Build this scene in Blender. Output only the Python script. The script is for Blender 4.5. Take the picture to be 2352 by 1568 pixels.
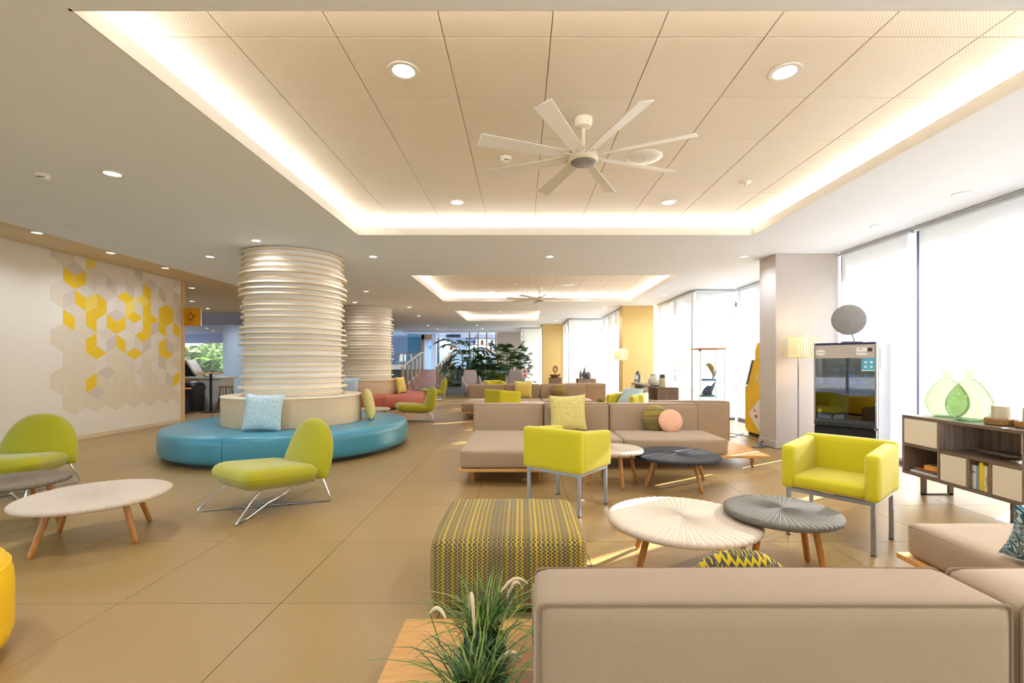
import bpy, bmesh, math, random
from math import sin, cos, pi, radians, sqrt, atan2
from mathutils import Vector, Matrix

SC = bpy.context.scene
for o in list(bpy.data.objects):
    bpy.data.objects.remove(o, do_unlink=True)
COL = SC.collection
random.seed(7)

# ------------------------------------------------------------------ camera, sky, sun, exposure
CAM_Z = 1.28
cd = bpy.data.cameras.new('camera')
cd.sensor_width = 36.0
cd.lens = 36.0 * 1080.0 / 2352.0
cd.shift_x = -(1197 - 1176) / 2352.0
cd.shift_y = (833 - 784) / 2352.0
cd.clip_start = 0.05
cam = bpy.data.objects.new('camera', cd)
COL.objects.link(cam)
cam.location = (0, 0, CAM_Z)
cam.rotation_euler = (radians(90), 0, 0)
SC.camera = cam

SUN_EL = radians(23)
SUN_AZ = Vector((0.846, 0.533))          # horizontal direction towards the sun
w = bpy.data.worlds.new('sky')
SC.world = w
w.use_nodes = True
wn = w.node_tree
wn.nodes.clear()
wo = wn.nodes.new('ShaderNodeOutputWorld')
wb = wn.nodes.new('ShaderNodeBackground')
ws = wn.nodes.new('ShaderNodeTexSky')
ws.sky_type = 'NISHITA'
ws.sun_disc = False
ws.sun_elevation = SUN_EL
ws.sun_rotation = atan2(SUN_AZ.x, SUN_AZ.y)
ws.dust_density = 2.0
wb.inputs[1].default_value = 0.40
wn.links.new(ws.outputs[0], wb.inputs[0])
wn.links.new(wb.outputs[0], wo.inputs[0])

sd = bpy.data.lights.new('sun', 'SUN')
sd.energy = 25.0
sd.angle = radians(0.6)
sd.color = (1.0, 0.98, 0.96)
sun = bpy.data.objects.new('sun', sd)
COL.objects.link(sun)
to_sun = Vector((SUN_AZ.x * cos(SUN_EL), SUN_AZ.y * cos(SUN_EL), sin(SUN_EL)))
sun.rotation_euler = to_sun.to_track_quat('Z', 'Y').to_euler()
sun.location = to_sun * 30

SC.view_settings.view_transform = 'Standard'
SC.view_settings.look = 'None'
SC.view_settings.gamma = 1.0
SC.view_settings.use_curve_mapping = False
SC.view_settings.exposure = 0.9
SPOT_W = 38.0
COVE_E = 22.0
SC.cycles.use_denoising = True
SC.cycles.use_adaptive_sampling = True
SC.cycles.adaptive_threshold = 0.085
SC.cycles.adaptive_min_samples = 16
SC.cycles.max_bounces = 7
SC.cycles.diffuse_bounces = 4
SC.cycles.glossy_bounces = 4
SC.cycles.transmission_bounces = 8
SC.cycles.transparent_max_bounces = 10
SC.cycles.sample_clamp_indirect = 8.0
SC.cycles.caustics_reflective = False
SC.cycles.caustics_refractive = False

# ------------------------------------------------------------------ materials
M = {}


def nmat(name):
    m = bpy.data.materials.new(name)
    m.use_nodes = True
    M[name] = m
    nt = m.node_tree
    return m, nt, nt.nodes, nt.links, nt.nodes['Principled BSDF']


def lin(c):
    return tuple((v / 12.92 if v <= 0.04045 else ((v + 0.055) / 1.055) ** 2.4) for v in c)


def rgb(r, g, b):
    return lin((r / 255., g / 255., b / 255.)) + (1.0,)


def mixnode(nt, fac, a, b, kind='MIX'):
    n = nt.nodes.new('ShaderNodeMix')
    n.data_type = 'RGBA'
    n.blend_type = kind
    for i, v in ((0, fac), (6, a), (7, b)):
        if hasattr(v, 'is_output'):
            nt.links.new(v, n.inputs[i])
        else:
            n.inputs[i].default_value = v
    return n.outputs[2]


def mth(nt, op, a, b=0.0, c=0.0):
    n = nt.nodes.new('ShaderNodeMath')
    n.operation = op
    for i, v in enumerate((a, b, c)):
        if hasattr(v, 'is_output'):
            nt.links.new(v, n.inputs[i])
        else:
            n.inputs[i].default_value = v
    return n.outputs[0]


def objco(nt, scale=(1, 1, 1)):
    t = nt.nodes.new('ShaderNodeTexCoord')
    mp = nt.nodes.new('ShaderNodeMapping')
    mp.inputs['Scale'].default_value = scale
    nt.links.new(t.outputs['Object'], mp.inputs[0])
    return mp.outputs[0]


def xyz(nt, v):
    s = nt.nodes.new('ShaderNodeSeparateXYZ')
    nt.links.new(v, s.inputs[0])
    return s.outputs


def noise(nt, v, scale, detail=2.0, rough=0.5):
    n = nt.nodes.new('ShaderNodeTexNoise')
    n.inputs['Scale'].default_value = scale
    n.inputs['Detail'].default_value = detail
    n.inputs['Roughness'].default_value = rough
    nt.links.new(v, n.inputs['Vector'])
    return n.outputs['Fac']


def bumpn(nt, h, strength, dist):
    b = nt.nodes.new('ShaderNodeBump')
    b.inputs['Strength'].default_value = strength
    b.inputs['Distance'].default_value = dist
    nt.links.new(h, b.inputs['Height'])
    return b.outputs[0]


def mat(name, col, rough=0.5, metal=0.0, vary=0.06, vscale=6.0, bump=0.0, bscale=200.0, bdist=0.001,
        sheen=0.0, coat=0.0, emit=None, estr=0.0, spec=0.5):
    m, nt, N, L, P = nmat(name)
    co = objco(nt)
    c = Vector(col[:3])
    f = noise(nt, co, vscale, 3.0)
    out = mixnode(nt, f, tuple(c * (1 - vary)) + (1,), tuple(min(1, v) for v in c * (1 + vary)) + (1,))
    L.new(out, P.inputs['Base Color'])
    P.inputs['Roughness'].default_value = rough
    P.inputs['Metallic'].default_value = metal
    P.inputs['Specular IOR Level'].default_value = spec
    P.inputs['Sheen Weight'].default_value = sheen
    P.inputs['Coat Weight'].default_value = coat
    if bump:
        L.new(bumpn(nt, noise(nt, co, bscale, 2.0), bump, bdist), P.inputs['Normal'])
    if emit:
        P.inputs['Emission Color'].default_value = emit
        P.inputs['Emission Strength'].default_value = estr
    return m


def wood(name, c1, c2, stretch=(1, 14, 14), rough=0.45, scale=5.0):
    m, nt, N, L, P = nmat(name)
    co = objco(nt, stretch)
    f = noise(nt, co, scale, 6.0, 0.65)
    r = N.new('ShaderNodeValToRGB')
    r.color_ramp.elements[0].position = 0.32
    r.color_ramp.elements[1].position = 0.7
    r.color_ramp.elements[0].color = c1
    r.color_ramp.elements[1].color = c2
    L.new(f, r.inputs[0])
    L.new(r.outputs[0], P.inputs['Base Color'])
    P.inputs['Roughness'].default_value = rough
    L.new(bumpn(nt, f, 0.08, 0.002), P.inputs['Normal'])
    return m


def fabric(name, c, rough=0.9, weave=2300.0, vary=0.08, sheen=0.15):
    m, nt, N, L, P = nmat(name)
    co = objco(nt)
    x = xyz(nt, co)
    a = mth(nt, 'SINE', mth(nt, 'MULTIPLY', mth(nt, 'ADD', x[0], x[1]), weave))
    b = mth(nt, 'SINE', mth(nt, 'MULTIPLY', x[2], weave))
    hgt = mth(nt, 'MULTIPLY', mth(nt, 'ADD', a, b), 0.25)
    f1 = noise(nt, co, 260.0, 2.0)
    f2 = noise(nt, co, 7.0, 3.0)
    f = mth(nt, 'ADD', mth(nt, 'MULTIPLY', f1, 0.7), mth(nt, 'MULTIPLY', f2, 0.3))
    cv = Vector(c[:3])
    L.new(mixnode(nt, f, tuple(cv * (1 - 2 * vary)) + (1,), tuple(cv * (1 + 2 * vary)) + (1,)), P.inputs['Base Color'])
    P.inputs['Roughness'].default_value = rough
    P.inputs['Sheen Weight'].default_value = sheen
    L.new(bumpn(nt, mth(nt, 'ADD', hgt, f1), 0.25, 0.0012), P.inputs['Normal'])
    return m


def maze(name, base, line, scale=9.0, k=9.0, width=0.38):
    """contour-line labyrinth print on a woven cushion cover"""
    m, nt, N, L, P = nmat(name)
    co = objco(nt)
    f = noise(nt, co, scale, 0.0)
    t = mth(nt, 'PINGPONG', mth(nt, 'MULTIPLY', f, k), 0.5)
    s = mth(nt, 'SMOOTH_MIN', mth(nt, 'MULTIPLY', mth(nt, 'SUBTRACT', t, 0.5 - width), 14.0), 1.0, 0.1)
    s = mth(nt, 'MAXIMUM', s, 0.0)
    L.new(mixnode(nt, s, base, line), P.inputs['Base Color'])
    P.inputs['Roughness'].default_value = 0.85
    P.inputs['Sheen Weight'].default_value = 0.2
    L.new(bumpn(nt, s, 0.4, 0.002), P.inputs['Normal'])
    return m


def zigzag(name, dark, bright, cols=26.0, zz=34.0, ax=0, av=(1, 2), lim=0.72):
    """knitted columns of zigzags with dots, running over the top and down the sides"""
    m, nt, N, L, P = nmat(name)
    co = objco(nt)
    x = xyz(nt, co)
    g = N.new('ShaderNodeTexCoord')
    nn = xyz(nt, g.outputs['Normal'])
    side = mth(nt, 'GREATER_THAN', mth(nt, 'ABSOLUTE', nn[ax]), lim)
    u = mth(nt, 'ADD', mth(nt, 'MULTIPLY', x[ax], mth(nt, 'SUBTRACT', 1.0, side)), mth(nt, 'MULTIPLY', x[av[0]], side))
    front = mth(nt, 'GREATER_THAN', mth(nt, 'ABSOLUTE', nn[2]), 0.6)
    v = mth(nt, 'ADD', mth(nt, 'MULTIPLY', x[av[0]], front), mth(nt, 'MULTIPLY', x[av[1]], mth(nt, 'SUBTRACT', 1.0, front)))
    tri = mth(nt, 'PINGPONG', mth(nt, 'MULTIPLY', v, zz), 0.5)
    col = mth(nt, 'MULTIPLY', u, cols)
    zzv = mth(nt, 'ADD', col, mth(nt, 'MULTIPLY', tri, 0.95))
    d = mth(nt, 'PINGPONG', zzv, 0.5)                    # 0 at a column line
    wn_ = N.new('ShaderNodeTexWhiteNoise')
    wn_.noise_dimensions = '1D'
    L.new(mth(nt, 'FLOOR', mth(nt, 'ADD', zzv, 0.5)), wn_.inputs['W'])
    wd = mth(nt, 'ADD', 0.07, mth(nt, 'MULTIPLY', wn_.outputs['Value'], 0.14))
    line = mth(nt, 'LESS_THAN', d, wd)
    du = mth(nt, 'SUBTRACT', d, 0.5)
    dv = mth(nt, 'MULTIPLY', mth(nt, 'SUBTRACT', tri, 0.25), 1.0)
    dot = mth(nt, 'LESS_THAN', mth(nt, 'ADD', mth(nt, 'MULTIPLY', du, du), mth(nt, 'MULTIPLY', dv, dv)), 0.012)
    s = mth(nt, 'MAXIMUM', line, dot)
    L.new(mixnode(nt, s, dark, bright), P.inputs['Base Color'])
    P.inputs['Roughness'].default_value = 0.95
    P.inputs['Sheen Weight'].default_value = 0.1
    kn = noise(nt, co, 320.0, 1.0)
    L.new(bumpn(nt, mth(nt, 'ADD', kn, mth(nt, 'MULTIPLY', s, -0.6)), 0.6, 0.004), P.inputs['Normal'])
    return m


def rattan(name, c1, c2, spokes=56.0, rings=1000.0):
    m, nt, N, L, P = nmat(name)
    co = objco(nt)
    x = xyz(nt, co)
    r = mth(nt, 'SQRT', mth(nt, 'ADD', mth(nt, 'MULTIPLY', x[0], x[0]), mth(nt, 'MULTIPLY', x[1], x[1])))
    th = mth(nt, 'ARCTAN2', x[1], x[0])
    par = mth(nt, 'MULTIPLY', mth(nt, 'GREATER_THAN', mth(nt, 'SINE', mth(nt, 'MULTIPLY', th, spokes)), 0.0), pi)
    rr = mth(nt, 'SUBTRACT', r, mth(nt, 'MULTIPLY', x[2], 1.3))
    wv = mth(nt, 'SINE', mth(nt, 'ADD', mth(nt, 'MULTIPLY', rr, rings), par))
    sp = mth(nt, 'ABSOLUTE', mth(nt, 'SINE', mth(nt, 'MULTIPLY', th, spokes)))
    h = mth(nt, 'ADD', mth(nt, 'MULTIPLY', wv, 0.5), mth(nt, 'MULTIPLY', sp, 1.5))
    f = mth(nt, 'ADD', 0.5, mth(nt, 'MULTIPLY', wv, 0.5))
    f = mth(nt, 'MULTIPLY', f, mth(nt, 'ADD', 0.6, mth(nt, 'MULTIPLY', noise(nt, co, 60.0), 0.6)))
    L.new(mixnode(nt, f, c2, c1), P.inputs['Base Color'])
    P.inputs['Roughness'].default_value = 0.55
    L.new(bumpn(nt, h, 0.6, 0.003), P.inputs['Normal'])
    return m


def glassy(name, col, alpha_t, rough=0.02, refl=0.08, blend=0.35):
    """pane glass that lets light straight through and mirrors a little"""
    m = bpy.data.materials.new(name)
    m.use_nodes = True
    M[name] = m
    nt = m.node_tree
    nt.nodes.clear()
    o = nt.nodes.new('ShaderNodeOutputMaterial')
    tr = nt.nodes.new('ShaderNodeBsdfTransparent')
    tr.inputs[0].default_value = col
    gl = nt.nodes.new('ShaderNodeBsdfGlossy')
    gl.inputs['Roughness'].default_value = rough
    lw = nt.nodes.new('ShaderNodeLayerWeight')
    lw.inputs[0].default_value = blend
    f = mth(nt, 'ADD', refl, mth(nt, 'MULTIPLY', lw.outputs['Fresnel'], alpha_t))
    mx = nt.nodes.new('ShaderNodeMixShader')
    nt.links.new(f, mx.inputs[0])
    nt.links.new(tr.outputs[0], mx.inputs[1])
    nt.links.new(gl.outputs[0], mx.inputs[2])
    nt.links.new(mx.outputs[0], o.inputs[0])
    return m


def blindmat(name, col, trans, open_=0.07):
    m = bpy.data.materials.new(name)
    m.use_nodes = True
    M[name] = m
    nt = m.node_tree
    nt.nodes.clear()
    o = nt.nodes.new('ShaderNodeOutputMaterial')
    d = nt.nodes.new('ShaderNodeBsdfDiffuse')
    t = nt.nodes.new('ShaderNodeBsdfTranslucent')
    co = objco(nt)
    f = noise(nt, co, 500.0, 1.0)
    c = mixnode(nt, f, tuple(Vector(col[:3]) * 0.95) + (1,), col)
    nt.links.new(c, d.inputs[0])
    nt.links.new(c, t.inputs[0])
    mx = nt.nodes.new('ShaderNodeMixShader')
    mx.inputs[0].default_value = trans
    nt.links.new(d.outputs[0], mx.inputs[1])
    nt.links.new(t.outputs[0], mx.inputs[2])
    tp = nt.nodes.new('ShaderNodeBsdfTransparent')
    mx2 = nt.nodes.new('ShaderNodeMixShader')
    mx2.inputs[0].default_value = open_
    nt.links.new(mx.outputs[0], mx2.inputs[1])
    nt.links.new(tp.outputs[0], mx2.inputs[2])
    nt.links.new(mx2.outputs[0], o.inputs[0])
    return m


def floor_mat(name, c1, c2, pitch=None, org=(0, 0), stone=False):
    m, nt, N, L, P = nmat(name)
    t = N.new('ShaderNodeTexCoord')
    g = N.new('ShaderNodeNewGeometry')
    co = g.outputs['Position']
    sp = noise(nt, co, 190.0, 2.0, 0.7)
    r = N.new('ShaderNodeValToRGB')
    r.color_ramp.elements[0].position = 0.34
    r.color_ramp.elements[1].position = 0.47
    r.color_ramp.elements[0].color = c2
    r.color_ramp.elements[1].color = c1
    L.new(sp, r.inputs[0])
    big = noise(nt, co, 1.3, 2.0)
    col = mixnode(nt, mth(nt, 'MULTIPLY', big, 0.25), r.outputs[0], tuple(Vector(c1[:3]) * 0.86) + (1,))
    oi = N.new('ShaderNodeObjectInfo')
    v = mth(nt, 'ADD', 0.96, mth(nt, 'MULTIPLY', oi.outputs['Random'], 0.07))
    cm = N.new('ShaderNodeCombineXYZ')
    for i in range(3):
        L.new(v, cm.inputs[i])
    col = mixnode(nt, 1.0, col, cm.outputs[0], 'MULTIPLY')
    if pitch:
        x = xyz(nt, co)
        ln = None
        for i in (0, 1):
            d = mth(nt, 'PINGPONG', mth(nt, 'DIVIDE', mth(nt, 'SUBTRACT', x[i], org[i]), pitch), 0.5)
            q = mth(nt, 'LESS_THAN', d, 0.004)
            ln = q if ln is None else mth(nt, 'MAXIMUM', ln, q)
        col = mixnode(nt, ln, col, (0.12, 0.08, 0.05, 1))
    L.new(col, P.inputs['Base Color'])
    P.inputs['Roughness'].default_value = 0.33
    P.inputs['Specular IOR Level'].default_value = 0.45
    L.new(bumpn(nt, noise(nt, co, 60.0, 2.0), 0.03, 0.001), P.inputs['Normal'])
    return m


def perforated(name, c, hole, pitch=0.0125):
    m, nt, N, L, P = nmat(name)
    g = N.new('ShaderNodeNewGeometry')
    x = xyz(nt, g.outputs['Position'])
    a = mth(nt, 'DIVIDE', mth(nt, 'ADD', x[0], x[1]), pitch * 1.414)
    b = mth(nt, 'DIVIDE', mth(nt, 'SUBTRACT', x[0], x[1]), pitch * 1.414)
    da = mth(nt, 'SUBTRACT', mth(nt, 'FRACT', a), 0.5)
    db = mth(nt, 'SUBTRACT', mth(nt, 'FRACT', b), 0.5)
    d = mth(nt, 'ADD', mth(nt, 'MULTIPLY', da, da), mth(nt, 'MULTIPLY', db, db))
    s = mth(nt, 'LESS_THAN', d, 0.055)
    L.new(mixnode(nt, s, c, hole), P.inputs['Base Color'])
    P.inputs['Roughness'].default_value = 0.55
    return m


W = (0.8, 0.79, 0.77, 1)
mat('plaster_white', rgb(242, 247, 255), 0.8, vary=0.005, bump=0.04, bscale=40)
mat('plaster_tan_and_bounce', rgb(226, 206, 170), 0.8, vary=0.02)  # own tan of the skirting; on the aisle ceiling, painted-in floor bounce
mat('plaster_wall', rgb(238, 229, 214), 0.75, vary=0.015)
mat('pillar_cream', rgb(206, 196, 188), 0.6, vary=0.02)
mat('pillar_yellow', rgb(226, 196, 128), 0.6, vary=0.02)
mat('paint_blue_and_daylight', rgb(198, 218, 240), 0.7, vary=0.02)  # real paint in the spa; painted-in bluish daylight on the round cafe wall
mat('paint_lilac_and_daylight', rgb(190, 197, 230), 0.7, vary=0.02)  # lilac with the blue daylight of the cafe put into the colour
mat('lip_white', rgb(240, 236, 230), 0.6, vary=0.01)
perforated('ceiling_metal', rgb(246, 236, 222), rgb(206, 190, 168))
mat('ceiling_gap', rgb(196, 176, 136), 0.7)
floor_mat('floor_tile', rgb(166, 135, 84), rgb(140, 108, 63))
floor_mat('floor_far', rgb(166, 135, 84), rgb(140, 108, 63), 0.862, (-2.143, 2.504))
mat('grout', rgb(104, 80, 52), 0.9)
mat('paving', rgb(170, 170, 172), 0.8)
blindmat('blind_fabric', (0.82, 0.84, 0.87, 1), 0.22, 0.085)
mat('alu', rgb(205, 208, 214), 0.4, 0.6)
mat('mullion', rgb(96, 94, 122), 0.45, 0.2)
glassy('pane', (0.96, 0.98, 0.98, 1), 0.3)
glassy('glass_clear', (0.97, 0.99, 0.985, 1), 0.55, refl=0.04, blend=0.18)
glassy('glass_teal', (0.62, 0.86, 0.9, 1), 0.3, refl=0.1)
glassy('glass_smoke', (0.34, 0.36, 0.42, 1), 0.5, refl=0.10)
glassy('glass_green', (0.63, 0.71, 0.53, 1), 0.5, refl=0.03, blend=0.12)
mat('lamp_glow', (1, 1, 1, 1), 0.5, emit=(1, 0.97, 0.9, 1), estr=9.0)
mat('cove_glow', (1, 1, 1, 1), 0.5, emit=(1, 0.95, 0.85, 1), estr=COVE_E)
mat('white_plastic', rgb(236, 232, 226), 0.35, vary=0.01)
mat('cream_paint', rgb(236, 226, 206), 0.35, vary=0.01)
mat('black_plastic', rgb(28, 28, 30), 0.4)
mat('dark_metal', rgb(40, 42, 46), 0.35, 0.5)
mat('steel', rgb(170, 174, 182), 0.35, 0.85, vary=0.12, vscale=25)
mat('chrome', rgb(225, 226, 230), 0.12, 1.0, vary=0.02)
mat('satin_grey', rgb(152, 152, 156), 0.45, 0.4)
mat('vending_side', rgb(128, 128, 138), 0.5)
fabric('sofa_beige', rgb(172, 146, 117))
fabric('sofa_piping', rgb(148, 122, 94))
fabric('chair_yellow', rgb(211, 194, 5), 0.75, 700.0, 0.03, 0.25)
fabric('chair_green', rgb(172, 164, 3), 0.85, 800.0, 0.05, 0.35)
fabric('grey_felt', rgb(168, 160, 164), 0.9, 600.0, 0.05)
mat('leather_teal', rgb(68, 142, 160), 0.32, vary=0.05, bump=0.15, bscale=150, coat=0.1)
mat('leather_red', rgb(186, 92, 66), 0.4, vary=0.05, bump=0.1, bscale=150)
mat('leather_yellow', rgb(246, 196, 4), 0.4, vary=0.03, bump=0.1, bscale=150)
mat('seam_teal', rgb(34, 100, 122), 0.5)
mat('base_black', rgb(36, 30, 28), 0.5)
mat('drum_beige', rgb(214, 188, 152), 0.55, vary=0.04, vscale=90)
mat('core_white', rgb(252, 250, 247), 0.6, vary=0.01)
wood('ring_birch', rgb(240, 216, 178), rgb(250, 234, 206), (6, 6, 40), 0.5, 3.0)
wood('oak_board', rgb(206, 146, 76), rgb(226, 172, 104), (1.2, 16, 16), 0.4)
wood('teak_leg', rgb(176, 112, 48), rgb(206, 146, 76), (14, 14, 1.4), 0.4)
wood('walnut', rgb(104, 84, 74), rgb(168, 142, 124), (30, 30, 1.2), 0.45, 2.0)
wood('walnut_edge', rgb(104, 86, 72), rgb(132, 110, 94), (2, 20, 20), 0.45)
wood('ash_trim', rgb(216, 176, 116), rgb(236, 204, 152), (16, 16, 1.2), 0.5)
wood('brown_deck', rgb(150, 88, 62), rgb(188, 128, 96), (10, 1.2, 10), 0.4)
wood('pine_shelf', rgb(190, 118, 70), rgb(214, 150, 98), (10, 10, 1.5), 0.5)
wood('olive_wood', rgb(128, 84, 40), rgb(196, 148, 86), (4, 4, 12), 0.4, 7.0)
zigzag('knit_zigzag', rgb(86, 80, 78), rgb(226, 186, 10), 40.0, 58.0)
zigzag('knit_round', rgb(84, 78, 74), rgb(224, 186, 20), 36.0, 46.0, 1, (0, 0), 2.0)
maze('maze_gold', rgb(186, 158, 40), rgb(232, 216, 140), 30.0, 8.0)
maze('maze_blue', rgb(98, 160, 186), rgb(222, 236, 236), 26.0, 9.0)
maze('maze_coral', rgb(214, 128, 88), rgb(250, 200, 166), 34.0, 9.0)
maze('maze_navy', rgb(28, 98, 126), rgb(218, 226, 214), 16.0, 8.0, 0.22)
fabric('plain_gold', rgb(222, 194, 96), 0.8)
rattan('rattan_white', rgb(244, 228, 206), rgb(196, 168, 136))
rattan('rattan_taupe', rgb(160, 142, 114), rgb(98, 82, 60))
rattan('rattan_grey', rgb(150, 142, 124), rgb(72, 66, 56))
rattan('rattan_black', rgb(66, 66, 70), rgb(26, 26, 28))
mat('deco_yellow', rgb(240, 198, 28), 0.6, vary=0.02)
mat('deco_yellow_soft', rgb(242, 212, 92), 0.6, vary=0.02)
mat('deco_taupe', rgb(214, 200, 184), 0.6, vary=0.02)
mat('deco_light_taupe', rgb(226, 213, 195), 0.6, vary=0.02)
mat('deco_beige', rgb(228, 213, 188), 0.65, vary=0.01)
mat('deco_white', rgb(232, 222, 206), 0.65, vary=0.01)
mat('sign_orange', rgb(226, 158, 4), 0.4, vary=0.01)
mat('ink_brown', rgb(84, 50, 10), 0.6)
mat('atm_yellow', rgb(244, 196, 22), 0.35, vary=0.02)
mat('sticker_white', rgb(240, 238, 236), 0.4, vary=0.01)
mat('logo_red', rgb(214, 30, 32), 0.4)
mat('sticker_blue', rgb(82, 176, 206), 0.4, vary=0.02)
mat('ink_dark', rgb(44, 44, 50), 0.5)
mat('ink_green', rgb(150, 190, 120), 0.5)
mat('vending_grey', rgb(186, 172, 160), 0.35, 0.3)
mat('vending_black', rgb(16, 16, 20), 0.15)
mat('display_red', rgb(60, 20, 22), 0.3)
mat('product_blue_glow', rgb(30, 60, 200), 0.4, emit=rgb(40, 90, 255), estr=0.55)  # packets glow in place of light inside the machine
mat('product_pale_glow', rgb(120, 140, 190), 0.4, emit=rgb(120, 150, 230), estr=0.25)
mat('led_cyan', rgb(60, 200, 200), 0.4, emit=rgb(90, 230, 220), estr=1.0)
mat('stone_grey', rgb(140, 134, 130), 0.8, vary=0.15, vscale=30, bump=0.5, bscale=60, bdist=0.006)
mat('ceramic_grey', rgb(110, 114, 122), 0.4, vary=0.12)
mat('ceramic_white', rgb(226, 222, 216), 0.35, vary=0.03)
mat('ceramic_cream', rgb(214, 204, 172), 0.5, vary=0.04)
mat('ceramic_dark', rgb(92, 84, 82), 0.5, vary=0.1)
mat('ceramic_brown', rgb(134, 98, 84), 0.5, vary=0.1)
mat('ceramic_blue', rgb(74, 98, 152), 0.3, vary=0.15, vscale=14)
mat('ceramic_gold', rgb(186, 164, 118), 0.3, vary=0.2, vscale=18)
mat('pewter', rgb(112, 100, 90), 0.35, 0.5, vary=0.12)
mat('candle_wax', rgb(226, 208, 184), 0.6, vary=0.02)
mat('paper_white', rgb(232, 230, 226), 0.7)
mat('paper_yellow', rgb(244, 220, 60), 0.6)
mat('paper_cream', rgb(240, 226, 170), 0.6)
mat('paper_orange', rgb(226, 170, 70), 0.6)
mat('paper_brown', rgb(90, 62, 48), 0.6)
mat('paper_red', rgb(170, 84, 50), 0.6)
mat('shade_ivory', rgb(246, 230, 190), 0.6, emit=rgb(255, 226, 160), estr=0.25)
mat('shade_rib', rgb(244, 226, 182), 0.5)
mat('leaf_green', rgb(86, 122, 48), 0.5, vary=0.35, vscale=4)
mat('leaf_dark', rgb(50, 84, 50), 0.5, vary=0.35, vscale=4)
mat('leaf_olive', rgb(146, 156, 60), 0.5, vary=0.3, vscale=8)
mat('leaf_box', rgb(58, 82, 44), 0.5, vary=0.3, vscale=20)
mat('plume', rgb(236, 208, 168), 0.9, bump=0.6, bscale=300, bdist=0.004)
mat('bark', rgb(112, 96, 72), 0.9, vary=0.2)
mat('soil', rgb(60, 46, 34), 0.95)
mat('rock_black', rgb(40, 38, 38), 0.8, vary=0.3, bump=0.6, bscale=20, bdist=0.02)
mat('terracotta', rgb(190, 120, 72), 0.7)
mat('bin_black', rgb(44, 44, 44), 0.35)
mat('olive_seat', rgb(140, 132, 40), 0.7)
mat('bag_navy', rgb(40, 46, 90), 0.7)
mat('orange_wood', rgb(206, 130, 54), 0.45)
mat('pastry', rgb(226, 176, 84), 0.6, vary=0.2, vscale=20)
mat('skin_tone', rgb(232, 176, 146), 0.6)
mat('picture_green', rgb(120, 200, 130), 0.5)
mat('picture_blue', rgb(70, 140, 190), 0.5)
mat('stone_wash', rgb(150, 164, 186), 0.5, vary=0.15, vscale=3)

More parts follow.
